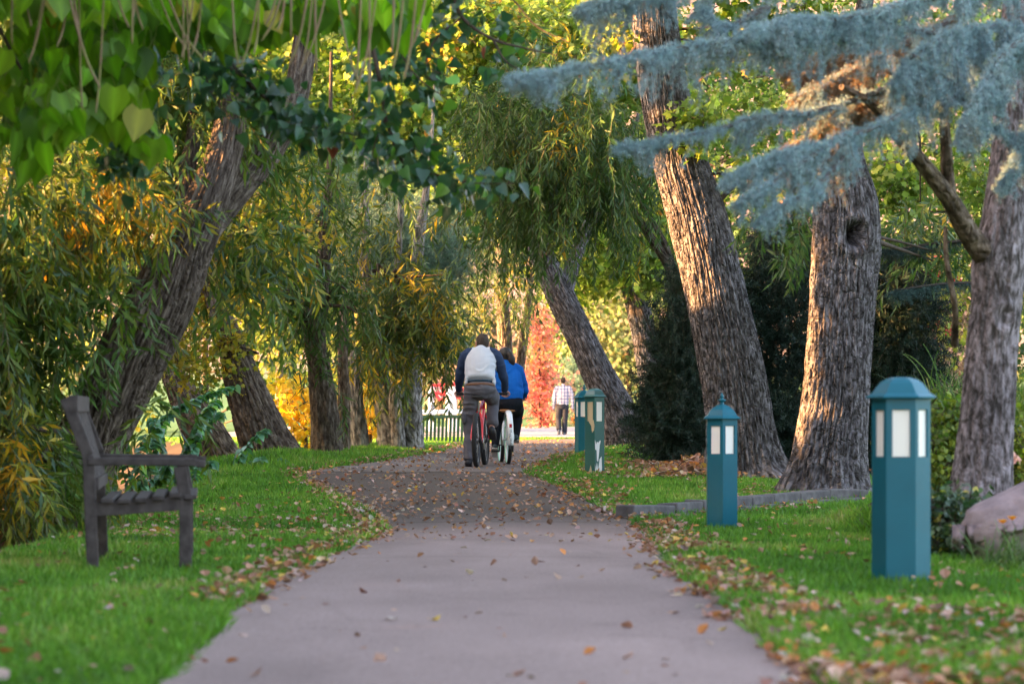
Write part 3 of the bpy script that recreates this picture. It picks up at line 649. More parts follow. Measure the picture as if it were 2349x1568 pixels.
# ------------------------------------------------------------------ people and bicycles
def body_mesh(name, limbs, voxel, mats, parent, split=None, smooth=4, side=(1, 0, 0), cap=.045, fold=0):
    """limbs: lists of (x,y,z,ra,rb) rows; the tubes are fused into one continuous surface"""
    G = Geo()
    for L in limbs:
        sd = np.asarray(side, float); dense = 5
        if isinstance(L, dict): sd = np.asarray(L['side'], float); L = L['p']
        c = curve(L, max(8, dense * len(L))) if len(L) > 2 else np.array([np.array(L[0]) * (1 - t) + np.array(L[1]) * t for t in np.linspace(0, 1, 6)])
        T = norm(np.gradient(c[:, :3], axis=0)); t0, t1 = T[0], T[-1]; r0, r1 = min(cap, c[0, 3:].min()), min(cap, c[-1, 3:].min())
        cap0 = [np.r_[c[0, :3] - t0 * r0 * math.sin(a), c[0, 3:] * math.cos(a)] for a in (1.45, 1.0, .5)]; cap1 = [np.r_[c[-1, :3] + t1 * r1 * math.sin(a), c[-1, 3:] * math.cos(a)] for a in (.5, 1.0, 1.45)]
        c = np.vstack([cap0, c, cap1]); T = np.vstack([[t0] * 3, T, [t1] * 3]); n = 20; th = np.arange(n) / n * 2 * np.pi
        A = norm(sd - T * (T @ sd)[:, None]); B = np.cross(T, A)
        V = c[:, None, :3] + np.cos(th)[None, :, None] * A[:, None] * c[:, None, 3:4] + np.sin(th)[None, :, None] * B[:, None] * c[:, None, 4:5]
        k = len(c); i = np.arange(k - 1)[:, None] * n; j = np.arange(n)[None]; j2 = (j + 1) % n
        W = V.reshape(-1, 3); G.add(W, np.stack([i + j, i + j2, i + n + j2, i + n + j], -1).reshape(-1, 4)); G.add(V[0], [list(range(n))[::-1]]); G.add(V[-1], [list(range(n))])
    o = G.build(name, mats, None)
    bm = bmesh.new(); bm.from_mesh(o.data); bmesh.ops.remove_doubles(bm, verts=bm.verts, dist=1e-6); bmesh.ops.recalc_face_normals(bm, faces=bm.faces); bm.to_mesh(o.data); bm.free()
    md = o.modifiers.new('fuse', 'REMESH'); md.mode = 'VOXEL'; md.voxel_size = voxel; md.use_smooth_shade = True
    if smooth: sm = o.modifiers.new('relax', 'SMOOTH'); sm.iterations = smooth; sm.factor = .5
    me = bpy.data.meshes.new_from_object(o.evaluated_get(bpy.context.evaluated_depsgraph_get())); old = o.data; o.modifiers.clear(); o.data = me; bpy.data.meshes.remove(old); me.name = name
    me.materials.clear()
    for m in (mats if isinstance(mats, (list, tuple)) else [mats]): me.materials.append(m)
    if fold:       # creases of the cloth
        n = len(me.vertices); co = np.zeros(n * 3); no = np.zeros(n * 3); me.vertices.foreach_get('co', co); me.vertices.foreach_get('normal', no); co = co.reshape(-1, 3); no = no.reshape(-1, 3)
        k_ = fbm(co * np.array([5, 5, 5.]), 301, 2)[:, None] * 2.2; cr = 1 - np.abs(2 * vnoise(co * np.array([6, 6, 15.]) + k_, 302) - 1); me.vertices.foreach_set('co', (co + no * fold * (cr[:, None] - .6)).ravel()); me.update()
    if split is not None:
        n = len(me.polygons); c = np.zeros(n * 3); me.polygons.foreach_get('center', c); me.polygons.foreach_set('material_index', split(c.reshape(-1, 3)).astype(np.int32))
    for p in me.polygons: p.use_smooth = True
    if parent is not None: o.parent = parent
    return o
def hand(c, fwd, across, up, r=.0095, s=1.0):
    """palm with four curled fingers and a thumb closing on a bar that runs along 'across'"""
    c, f, a, u = (np.asarray(q, float) for q in (c, fwd, across, up)); out = [[(*(c - f * .055 * s), .026 * s, .030 * s), (*(c - f * .01), .020 * s, .042 * s), (*(c + f * .03 * s), .017 * s, .040 * s)]]
    out[0] = {'side': u, 'p': out[0]}
    for k, (o_, L) in enumerate(((-.033, .9), (-.011, 1.0), (.011, .95), (.033, .78))):
        b = c + f * .03 * s + a * o_ * s; out.append([(*b, r, r), (*(b + (f * .028 - u * .012) * L * s), r, r), (*(b + (f * .030 - u * .040) * L * s), r * .9, r * .9), (*(b + (f * .006 - u * .055) * L * s), r * .8, r * .8)])
    b = c - f * .012 * s + a * -.036 * s; out.append([(*b, r * 1.25, r * 1.25), (*(b - a * .022 * s + f * .02 * s - u * .018), r * 1.1, r * 1.1), (*(b - a * .012 * s + f * .038 * s - u * .040), r * .9, r * .9)])
    return out
SKIN = mat('skin', (.48, .25, .18), .55, .4, noise=(40, .3, (.42, .20, .145)))
def cloth(name, c, c2=None, sc_=24, b=.5): return mat(name, c, .9, .15, noise=(sc_, .5, c2 or tuple(x * .8 for x in c)), bump=(9, b))
def head(cx, cy, cz, w=.076, d=.098, h=.118, yaw=0, pitch=0):
    f = np.array([math.sin(yaw), math.cos(yaw), 0]); sd = np.array([math.cos(yaw), -math.sin(yaw), 0]); up = np.array([0, 0, 1.]); c = np.array([cx, cy, cz]); L = []
    L.append({'side': sd, 'p': [(*(c - up * h * .62 + f * .02), w * .62, d * .60), (*(c - up * h * .15 + f * .008), w * .94, d * .92), (*(c + up * h * .25), w, d), (*(c + up * h * .66 - f * .005), w * .80, d * .80)]})
    L.append({'side': sd, 'p': [(*(c - up * h * .78 + f * .055), w * .40, .035), (*(c - up * h * .45 + f * .06), w * .62, .04)]})            # jaw and chin
    L.append([(*(c + f * (d + .002) + up * h * .06), .010, .010), (*(c + f * (d + .020) - up * h * .22), .014, .014)])                        # nose
    L.append({'side': sd, 'p': [(*(c + f * (d * .86) - sd * .024 - up * h * .42), .008, .007), (*(c + f * (d * .93) - up * h * .42), .010, .009), (*(c + f * (d * .86) + sd * .024 - up * h * .42), .008, .007)]})
    for s_ in (-1, 1):
        L.append({'side': f, 'p': [(*(c + sd * s_ * w * 1.0 - up * .030 - f * .008), .009, .012), (*(c + sd * s_ * (w * 1.06) - f * .012), .020, .010), (*(c + sd * s_ * (w * 1.05) + up * .026 - f * .018), .017, .009)]})
        L.append([(*(c + sd * s_ * .040 + f * d * .84 + up * h * .10), .012, .010), (*(c + sd * s_ * .018 + f * d * .93 + up * h * .10), .010, .010)])   # brow and eye socket ridge
    return L

def bike(name, lab, loc, yaw, seat_h, frame_col, tyre_col, rim_col, saddle_col, fat, seat_y, bar_h, bar_w, fender=False, crank=(.14, .14), bbz=.29, R=.335):
    r = thing(name, lab, 'bicycle', loc, yaw); fm = mat('bike_frame_paint', frame_col, .3, .5, coat=.6); blk = mat('black_rubber', (.018, .018, .02), .75, .3); ty = blk if tyre_col is None else mat('tyre_wall', tyre_col, .7, .3); mt = mat('bike_metal', (.5, .5, .52), .3, .5, 1); rim = mat('rim', rim_col, .35, .5, .2)
    WB = 1.06; bb = np.array([0, .43, bbz]); st = np.array([0, seat_y, seat_h - .16]); hd0, hd1 = np.array([0, WB - .20, bar_h - .22]), np.array([0, WB - .24, bar_h - .08])
    for nm, y in (('rear_wheel', 0), ('front_wheel', WB)):
        G = Geo(); torus(G, (0, y, R), R - fat, fat, 56, 12); tyre = G.build(nm, blk, r, True)
        G = Geo(); torus(G, (0, y, R), R - fat * 1.9, fat * .55, 56, 8, sx=.9); G.build('rim', rim, tyre, True)
        if tyre_col is not None: G = Geo(); torus(G, (0, y, R), R - fat * 1.25, fat * .93, 56, 10, sx=1.06); G.build('tyre_wall', ty, tyre, True)
        G = Geo()
        for k in range(28):
            a = k / 28 * 2 * np.pi; s_ = .022 * (1 if k % 2 else -1); tube(G, [(s_, y + .02 * math.cos(a + .5), R + .02 * math.sin(a + .5)), (0, y + (R - fat * 1.9) * math.cos(a), R + (R - fat * 1.9) * math.sin(a))], .0013, 4, 0, (1, 1, 1), False)
        tube(G, [(-.065, y, R), (.065, y, R)], .016, 10); G.build('spokes', mt, tyre, True)
    G = Geo()
    tube(G, [bb, st + (st - bb) * .0 + np.array([0, -.0, 0])], .021, 10); tube(G, [bb, hd0 + np.array([0, 0, .03])], .023, 10); tube(G, [st - np.array([0, 0, .05]), hd1], .019, 10); tube(G, [hd0 - np.array([0, -.02, .03]), hd1 + np.array([0, -.01, .03])], .024, 10)
    for s_ in (-1, 1):
        ax = np.array([s_ * .068, 0, R]); tube(G, curve([st + np.array([s_ * .012, 0, -.04]), np.array([s_ * .055, seat_y * .62, (st[2] + R) / 2 + .03]), ax + np.array([0, .03, .06]), ax], 14), .011 if not fender else .010, 8); tube(G, [ax, bb + np.array([s_ * .03, -.03, 0])], .010, 8)
        tube(G, [hd0 + np.array([s_ * .02, .02, -.05]), (s_ * .058, WB - .06, R + .18), (s_ * .055, WB, R)], .014, 8)
    G.build('frame', fm, r, True)
    G = Geo(); tube(G, [st - np.array([0, 0, .06]), (0, seat_y - .02, seat_h - .05)], .0145, 10); tube(G, [(0, seat_y - .02, seat_h - .05), (0, seat_y - .02, seat_h - .03)], .03, 10); G.build('seat_post', mt, r, True)
    body_mesh('saddle', [[(0, seat_y - .13, seat_h - .022, .072 if not fender else .098, .022), (0, seat_y - .07, seat_h - .02, .082 if not fender else .10, .024), (0, seat_y + .04, seat_h - .02, .045, .02), (0, seat_y + .15, seat_h - .022, .022, .017)]], .006, [mat('saddle_cover', saddle_col, .5, .4)], r, None, 2)
    G = Geo(); h = bar_h; tube(G, curve([(-bar_w / 2, WB - .38, h), (-bar_w * .3, WB - .30, h + .008), (-.04, WB - .25, h + .01), (.04, WB - .25, h + .01), (bar_w * .3, WB - .30, h + .008), (bar_w / 2, WB - .38, h)], 26), .0125, 10); tube(G, [hd1, (0, WB - .25, h + .01)], .018, 10); G.build('handlebar', blk, r, True)
    for s_ in (-1, 1):
        G = Geo(); tube(G, [(s_ * (bar_w / 2 - .11), WB - .37, h), (s_ * (bar_w / 2 + .01), WB - .385, h)], .018, 10); G.build('grip', blk, r, True)
        G = Geo(); e = bb + np.array([s_ * .085, crank[0] * s_, crank[1] * s_]); tube(G, [bb + np.array([s_ * .02, 0, 0]), bb + np.array([s_ * .075, 0, 0]), e], .010, 8); box(G, e + np.array([s_ * .055, 0, 0]), (.095, .085, .022)); G.build('pedal', blk, r, True)
    G = Geo(); lathe(G, [(.001, -.003), (.085, -.003), (.09, 0), (.085, .003), (.001, .003)], bb + np.array([.05, 0, 0]), 30, axis=XAX); G.build('chainring', mt, r, True)
    G = Geo(); lathe(G, [(.001, -.02), (.04, -.018), (.045, .0), (.03, .02), (.001, .02)], np.array([.045, 0, R]), 20, axis=XAX); tube(G, [(.055, .0, R - .02), (.058, .03, R - .10), (.058, .05, R - .16)], .014, 8); G.build('derailleur', blk, r, True)
    return r

# --- man on the red bicycle
Y1 = 34.7; s1 = Y1 / 6944.0
def src(V_, U_, Y): return np.array([(U_ - 1250) / 6944.0 * Y, Y, CZ - (V_ - 1009) / 6944.0 * Y])
zm = lambda x, y, Y: src(780 + y / 4.128, 1080 + x / 4.128, Y)
o1 = zm(378, 1487, Y1)
bike('red_bicycle', 'bright red bicycle ridden by the man in the grey and navy shirt', zm(345, 1487, Y1), D(-5.0), .88, (.72, .02, .035), None, (.03, .03, .035), (.02, .02, .02), .030, .26, .90, .62, False, (.12, .11), .30)
man = None
skin_l = head(.027, .66, 1.515, .077, .10, .118) + [[(.01, .52, 1.38, .062, .062), (.022, .60, 1.45, .058, .06)],
    [(0, .24, .93, .15, .11), (0, .30, 1.08, .14, .10), (0, .42, 1.28, .16, .10), (0, .50, 1.39, .13, .08)],
    [(-.17, .5, 1.37, .055, .055), (-.255, .63, 1.10, .042, .042), (-.265, .80, .955, .030, .034)], [(.18, .5, 1.37, .055, .055), (.29, .63, 1.09, .042, .042), (.30, .80, .955, .030, .034)],
    [(-.11, .25, .92, .08, .08), (-.135, .36, .52, .055, .055), (-.135, .22, .10, .036, .042)], [(.11, .26, .92, .08, .08), (.16, .64, .84, .058, .058), (.14, .49, .46, .036, .042)],
    [(-.135, .21, .06, .036, .03), (-.145, .36, .04, .036, .025)], [(.14, .48, .44, .036, .03), (.15, .62, .37, .036, .025)]]
skin_l += hand((-.268, .855, .925), (0, .9, -.35), (1, 0, 0), (0, .3, .95)) + hand((.303, .855, .925), (0, .9, -.35), (-1, 0, 0), (0, .3, .95))
man = body_mesh('person', skin_l, .0075, [SKIN], None, None, 2); man.location = o1
tag(man, 'man in a grey and navy raglan shirt astride the red bicycle, left foot down', 'person')
shirt = [[(0, .26, 1.075, .182, .13), (0, .29, 1.12, .186, .13), (0, .40, 1.27, .192, .125), (0, .48, 1.375, .165, .10), (.012, .54, 1.44, .075, .075)],
         {'side': (1, 0, 0), 'p': [(-.08, .52, 1.405, .07, .07), (-.185, .50, 1.355, .074, .076), (-.25, .60, 1.13, .058, .062), (-.268, .69, 1.04, .05, .055), (-.268, .80, .955, .040, .044)]},
         {'side': (1, 0, 0), 'p': [(.09, .52, 1.41, .07, .07), (.195, .50, 1.36, .074, .076), (.28, .60, 1.13, .058, .062), (.303, .69, 1.04, .05, .055), (.303, .80, .955, .040, .044)]},
         {'side': (1, 0, 0), 'p': [(-.165, .25, 1.0, .022, .09), (-.17, .28, 1.06, .03, .1)]}, {'side': (1, 0, 0), 'p': [(.165, .25, 1.0, .022, .09), (.17, .28, 1.06, .03, .1)]}]
body_mesh('shirt', shirt, .008, [cloth('grey_jersey', (.52, .54, .60), (.46, .48, .55), 9, .8), cloth('navy_sleeve', (.035, .055, .115), None, 20, .8)], man, lambda c: np.abs(c[:, 0] - .006) > np.interp(c[:, 2], [.9, 1.2, 1.30, 1.37, 1.45], [.198, .197, .192, .168, .11]), 5, fold=.014)
pants = [[(0, .22, .86, .10, .10), (0, .23, .93, .192, .14), (0, .245, 1.005, .178, .13)], [(-.09, .18, .92, .10, .10), (.09, .18, .92, .10, .10)],
         [(-.10, .24, .93, .10, .11), (-.125, .33, .68, .090, .095), (-.135, .36, .52, .074, .082), (-.138, .29, .28, .066, .075), (-.137, .235, .095, .066, .072)],
         [(.10, .24, .93, .10, .11), (.135, .46, .87, .098, .10), (.155, .63, .84, .08, .085), (.15, .60, .68, .072, .078), (.148, .52, .53, .074, .078)],
         [(-.205, .30, .66, .022, .07), (-.20, .32, .56, .022, .07)]]
body_mesh('trousers', pants, .008, [cloth('grey_cargo_cloth', (.105, .10, .12), (.14, .135, .155), 14, 1.0)], man, None, 4, fold=.018)
body_mesh('belt', [[(0, .240, .990, .190, .142), (0, .243, 1.018, .188, .14)]], .007, [mat('brown_leather', (.16, .07, .035), .5, .4)], man, None, 1, cap=.008)
body_mesh('shorts_waistband', [[(0, .246, 1.03, .168, .128), (0, .25, 1.05, .165, .125)]], .007, [mat('blue_black_cloth', (.012, .04, .07), .7, .3)], man, None, 1, cap=.008)
for sh in ([(-.137, .175, .05, .045, .045), (-.142, .26, .05, .050, .045), (-.15, .40, .035, .045, .03)], [(.14, .44, .455, .042, .05), (.15, .53, .42, .048, .045), (.155, .66, .355, .045, .03)]):
    body_mesh('shoe', [sh, [(sh[0][0], sh[0][1], sh[0][2] - .035, .045, .012), (sh[2][0], sh[2][1], sh[2][2] - .022, .045, .012)]], .006, [mat('black_shoe', (.022, .022, .03), .55, .35)], man, None, 2)
body_mesh('hair', [[(.027, .630, 1.475, .066, .075), (.027, .635, 1.54, .080, .098), (.027, .655, 1.60, .070, .085)]], .006, [mat('short_brown_hair', (.035, .022, .016), .7, .3, noise=(90, .8, (.07, .05, .04)), bump=(160, .6))], man, None, 1)

# --- woman on the white bicycle
Y2 = 36.2
o2 = zm(640, 1462, Y2)
wb = bike('white_bicycle', 'white bicycle with mint tyre walls and a brown saddle, ridden by the woman in blue', zm(664, 1462, Y2), D(5.2), .71, (.72, .76, .80), (.30, .62, .52), (.70, .72, .74), (.30, .13, .045), .025, .24, .88, .60, True, (.10, .08), .25, .325)
G = Geo(); a = np.linspace(.35, 3.0, 30); Rf = .352
for sx in range(6):
    pass
prof = np.array([[-.036, -.020], [-.030, .004], [-.015, .014], [0, .017], [.015, .014], [.030, .004], [.036, -.020]]); V = np.array([[(x, -math.cos(t) * (Rf + q) * -1, .325 + math.sin(t) * (Rf + q)) for x, q in prof] for t in np.linspace(.75, 3.35, 34)])
i, j = np.meshgrid(np.arange(33), np.arange(6), indexing='ij'); F = np.stack([i * 7 + j, i * 7 + j + 1, (i + 1) * 7 + j + 1, (i + 1) * 7 + j], -1).reshape(-1, 4); G.add(V.reshape(-1, 3), F, (1, 1, 1), 0, True)
fend = G.build('fender', mat('white_fender', (.80, .82, .85), .3, .5, coat=.5), wb, True); so = fend.modifiers.new('sheet', 'SOLIDIFY'); so.thickness = .003
G = Geo(); box(G, (0, -.352 * math.cos(.45) - .02, .325 + .352 * math.sin(.45) + .02), (.034, .012, .046)); G.build('reflector', mat('red_reflector', (.55, .01, .03), .25, .5), wb, True, bevel=.004)
g = np.random.default_rng(200); G = Geo()
for k in range(9):
    t = -.05 - .055 * k * 0 + .36 - k * .075; rr = .352 + .0185; c = np.array([g.uniform(-.012, .012), -rr * math.cos(t), .325 + rr * math.sin(t)]); nrm = np.array([0, -math.cos(t), math.sin(t)]); tz = np.array([0, math.sin(t), math.cos(t)])
    q = np.array([c + np.array([1, 0, 0]) * .011 * math.cos(b) + tz * .012 * math.sin(b) for b in np.linspace(0, 6.28 * (.7 if k % 2 else 1), 12)]); tube(G, q, .0025, 5)
G.build('fender_pattern', mat('fender_ink', (.12, .14, .17), .5), wb, True)
skin_l = head(-.02, .38, 1.395, .072, .092, .11, D(-42)) + [[(.01, .34, 1.26, .055, .055), (-.005, .36, 1.32, .050, .052)], [(.04, .2, .76, .15, .11), (.035, .24, .9, .13, .10), (.02, .30, 1.12, .14, .10), (.02, .33, 1.23, .12, .08)],
    [(.15, .32, 1.22, .05, .05), (.23, .42, .95, .04, .04), (.22, .66, .89, .03, .03)], [(-.11, .32, 1.22, .05, .05), (-.19, .42, .95, .04, .04), (-.20, .66, .89, .03, .03)],
    [(.12, .22, .76, .08, .08), (.15, .58, .66, .055, .055), (.125, .48, .36, .036, .042)], [(-.05, .22, .76, .08, .08), (-.10, .52, .56, .055, .055), (-.14, .36, .24, .036, .042)], [(.125, .47, .34, .034, .03), (.13, .60, .32, .034, .025)], [(-.14, .34, .22, .034, .03), (-.145, .42, .14, .034, .025)]]
skin_l += hand((.215, .72, .875), (0, .95, -.2), (-1, 0, 0), (0, .2, .97), s=.92) + hand((-.20, .72, .875), (0, .95, -.2), (1, 0, 0), (0, .2, .97), s=.92)
wom = body_mesh('person', skin_l, .0075, [mat('warm_skin', (.46, .23, .15), .5, .4)], None, None, 2); wom.location = o2
tag(wom, 'woman in a bright blue jacket with a dark ponytail, riding the white bicycle', 'person')
jk = [[(.045, .21, .83, .182, .14), (.04, .23, .93, .185, .145), (.03, .28, 1.10, .178, .135), (.022, .32, 1.22, .145, .105), (.0, .345, 1.285, .072, .075)], [(.0, .345, 1.28, .07, .07), (-.006, .355, 1.315, .062, .064)],
      [(.06, .335, 1.24, .07, .07), (.15, .325, 1.20, .078, .08), (.212, .39, 1.03, .070, .075), (.235, .44, .945, .062, .066), (.225, .57, .90, .052, .052), (.215, .66, .885, .046, .044)],
      [(-.02, .335, 1.24, .07, .07), (-.11, .325, 1.20, .078, .08), (-.172, .39, 1.03, .070, .075), (-.195, .44, .945, .062, .066), (-.20, .57, .90, .052, .052), (-.20, .66, .885, .046, .044)], [(-.06, .2, .84, .09, .1), (.14, .2, .84, .09, .1)]]
body_mesh('jacket', jk, .008, [cloth('blue_fleece', (.008, .115, .46), (.006, .085, .37), 6, 1.0)], wom, None, 4, fold=.016)
G = Geo(); tube(G, curve([(-.13, .17, 1.045), (-.05, .145, 1.06), (.03, .138, 1.062), (.12, .145, 1.06), (.205, .185, 1.045)], 20), .004, 6); G.build('jacket_seam', mat('blue_seam', (.005, .07, .30), .8), wom, True)
body_mesh('leggings', [[(.045, .2, .70, .11, .1), (.045, .2, .77, .172, .135), (.045, .21, .85, .165, .13)], [(.12, .21, .77, .10, .105), (.15, .45, .71, .085, .09), (.155, .57, .65, .07, .075), (.14, .53, .48, .058, .062), (.127, .48, .36, .05, .055)],
      [(-.04, .21, .77, .10, .105), (-.08, .40, .66, .085, .09), (-.105, .50, .56, .07, .075), (-.125, .44, .40, .058, .062), (-.14, .365, .25, .05, .055)]], .008, [cloth('black_knit', (.010, .012, .018), (.016, .018, .026), 14, .6)], wom, None, 4)
for sh, sl in (([(.122, .43, .345, .040, .042), (.128, .52, .335, .044, .038), (.13, .64, .31, .040, .026)], (0, 0, -.030)), ([(-.14, .335, .225, .040, .042), (-.145, .385, .175, .044, .038), (-.147, .43, .115, .040, .026)], (0, -.030, -.018))):
    so_ = body_mesh('shoe', [sh], .006, [mat('dark_trainer', (.03, .05, .06), .6, .3)], wom, None, 2)
    body_mesh('sole', [[tuple(np.array(q[:3]) + np.array(sl)) + (.043, .012) for q in sh]], .006, [mat('grey_sole', (.42, .40, .42), .7, .3)], so_, None, 1)
hm = mat('dark_hair', (.016, .011, .009), .5, .45, bump=(120, .5))
body_mesh('hair', [{'side': (math.cos(D(-42)), math.sin(D(42)), 0), 'p': [(.005, .345, 1.345, .055, .06), (-.008, .36, 1.40, .078, .09), (-.018, .375, 1.455, .070, .085)]}, [(.04, .30, 1.415, .035, .035), (.06, .27, 1.40, .036, .036), (.078, .26, 1.33, .044, .04), (.088, .262, 1.275, .024, .024)]], .006, [hm], wom, None, 1)

# --- man walking away in a plaid shirt
Y3 = 85.0
o3 = src(740 + 1487 / 4.612, 1250 + 575 / 4.612, Y3)
skin_l = head(0, .03, 1.615, .074, .095, .115) + [[(0, 0, 1.40, .058, .058), (0, .01, 1.53, .054, .056)], [(-.02, 0, .95, .14, .10), (0, 0, 1.15, .14, .09), (0, 0, 1.38, .15, .09)],
    [(-.19, 0, 1.38, .05, .05), (-.25, -.02, 1.08, .04, .04), (-.275, .05, .82, .03, .03)], [(.19, 0, 1.38, .05, .05), (.25, -.02, 1.08, .04, .04), (.28, .02, .82, .03, .03)],
    [(-.10, 0, .92, .08, .08), (-.13, .05, .48, .055, .055), (-.12, -.18, .13, .038, .04)], [(.07, 0, .92, .08, .08), (.05, .04, .48, .055, .055), (.035, .02, .09, .038, .04)], [(-.12, -.17, .11, .036, .03), (-.125, -.10, .03, .036, .03)], [(.035, .0, .05, .036, .03), (.04, .16, .035, .036, .025)]]
skin_l += hand((-.28, .06, .74), (0, .1, -1), (0, 1, 0), (1, 0, 0)) + hand((.285, .03, .74), (0, .1, -1), (0, 1, 0), (-1, 0, 0))
walker = body_mesh('person', skin_l, .0085, [SKIN], None, None, 2); walker.location = o3
tag(walker, 'man in a white and blue plaid shirt walking away on the far concrete path', 'person')
def plaid():
    m = mat('plaid_cloth', (.55, .53, .58), .9, .15); t = m.node_tree; b = t.nodes['Principled BSDF']; tc = t.nodes.new('ShaderNodeTexCoord'); sp = t.nodes.new('ShaderNodeSeparateXYZ'); t.links.new(tc.outputs['Object'], sp.inputs[0]); prev = None
    def band(axis, period, off, w_):
        a = t.nodes.new('ShaderNodeMath'); a.operation = 'ADD'; a.inputs[1].default_value = 10 + off; t.links.new(sp.outputs[axis], a.inputs[0]); q = t.nodes.new('ShaderNodeMath'); q.operation = 'MODULO'; q.inputs[1].default_value = period; t.links.new(a.outputs[0], q.inputs[0]); l = t.nodes.new('ShaderNodeMath'); l.operation = 'LESS_THAN'; l.inputs[1].default_value = w_; t.links.new(q.outputs[0], l.inputs[0]); return l.outputs[0]
    col = (.52, .50, .56, 1); last = None
    for ax, per, off, w_, c, k in ((0, .092, 0, .022, (.05, .07, .20), .85), (2, .098, 0, .020, (.05, .06, .18), .85), (0, .092, .045, .008, (.45, .20, .25), .6), (2, .098, .05, .008, (.45, .22, .28), .6)):
        x = t.nodes.new('ShaderNodeMix'); x.data_type = 'RGBA'; mm = t.nodes.new('ShaderNodeMath'); mm.operation = 'MULTIPLY'; mm.inputs[1].default_value = k; t.links.new(band(ax, per, off, w_), mm.inputs[0]); t.links.new(mm.outputs[0], x.inputs[0])
        if last is None: x.inputs[6].default_value = col
        else: t.links.new(last, x.inputs[6])
        x.inputs[7].default_value = (*c, 1); last = x.outputs[2]
    t.links.new(last, b.inputs['Base Color']); return m
body_mesh('shirt', [[(-.02, 0, .89, .185, .13), (-.01, 0, 1.05, .19, .13), (0, 0, 1.28, .20, .125), (0, 0, 1.40, .17, .10), (0, .005, 1.47, .07, .07)], [(0, .005, 1.46, .068, .066), (0, .008, 1.51, .062, .062)], [(-.10, 0, 1.42, .07, .07), (-.2, 0, 1.38, .072, .075), (-.262, -.02, 1.10, .06, .062), (-.28, .04, .82, .046, .046)], [(.10, 0, 1.42, .07, .07), (.2, 0, 1.38, .072, .075), (.262, -.02, 1.10, .06, .062), (.288, .015, .82, .046, .046)]], .009, [plaid()], walker, None, 4, fold=.012)
body_mesh('trousers', [[(-.02, 0, .82, .13, .12), (-.02, 0, .88, .19, .14), (-.02, 0, .95, .18, .13)], [(-.11, 0, .88, .105, .11), (-.135, .06, .48, .085, .085), (-.125, -.14, .18, .078, .08)], [(.07, 0, .88, .105, .11), (.055, .05, .48, .085, .085), (.04, .02, .07, .078, .08)]], .009, [cloth('dark_slate_cloth', (.030, .032, .045), None, 14, .6)], walker, None, 4)
for sh in ([(-.12, -.20, .14, .04, .045), (-.122, -.15, .08, .045, .04), (-.127, -.08, .025, .042, .028)], [(.035, -.04, .045, .042, .04), (.038, .06, .045, .046, .04), (.042, .18, .03, .042, .025)]): body_mesh('shoe', [sh], .008, [mat('grey_shoe', (.12, .12, .14), .6, .3)], walker, None, 2)
body_mesh('hair', [[(0, .01, 1.585, .066, .07), (0, .012, 1.64, .080, .098), (0, .03, 1.69, .070, .082)]], .007, [mat('dark_brown_hair', (.03, .018, .012), .7, .3, bump=(100, .5))], walker, None, 1)
GAPS += [(P(1540, 440, 32.3), .62), (P(1575, 600, 32.3), .6), (P(1842, 740, 28.2), .62), (P(1832, 880, 28.2), .62), (P(1836, 970, 28.2), .5), (P(1855, 640, 28.2), .5), (np.array([.88, 84.9, .8]), .38), (P(1880, 260, 16.6), .7), (P(1800, 330, 15.8), .15), (P(2170, 330, 17.4), .15), (P(2090, 340, 17.1), .15), (P(100, 500, 21.5), .5), (P(250, 430, 22), .6), (P(380, 380, 22.6), .8), (P(450, 300, 23), .5), (P(410, 480, 22.4), .5), (P(1500, 290, 32), .2), (P(685, 940, 47), .36), (P(845, 950, 49), .36), (P(1850, 330, 16.7), .5)]
# ------------------------------------------------------------------ trees
WG = [((.045, .095, .02), 3), ((.07, .13, .022), 4), ((.12, .17, .025), 3), ((.07, .12, .07), 1.5), ((.28, .25, .025), 1.8), ((.48, .28, .02), 1.2)]
WDK = [((.04, .085, .024), 4), ((.06, .115, .027), 4), ((.065, .115, .06), 2), ((.13, .17, .03), 1.6), ((.42, .27, .02), .45)]
WY = [((.05, .09, .025), 3), ((.085, .13, .03), 3), ((.07, .11, .06), 1.5), ((.28, .24, .03), 2.0), ((.46, .30, .03), 1.8)]
LIME = [((.09, .16, .022), 4), ((.15, .23, .03), 4), ((.26, .29, .04), 2.2), ((.42, .33, .05), 1.1), ((.40, .18, .04), .25)]
GOLD = [((.78, .50, .025), 5), ((.82, .58, .05), 3), ((.42, .40, .04), 1)]
YG = [((.09, .145, .03), 4), ((.16, .19, .035), 4), ((.32, .25, .045), 1.8), ((.05, .09, .025), 3)]

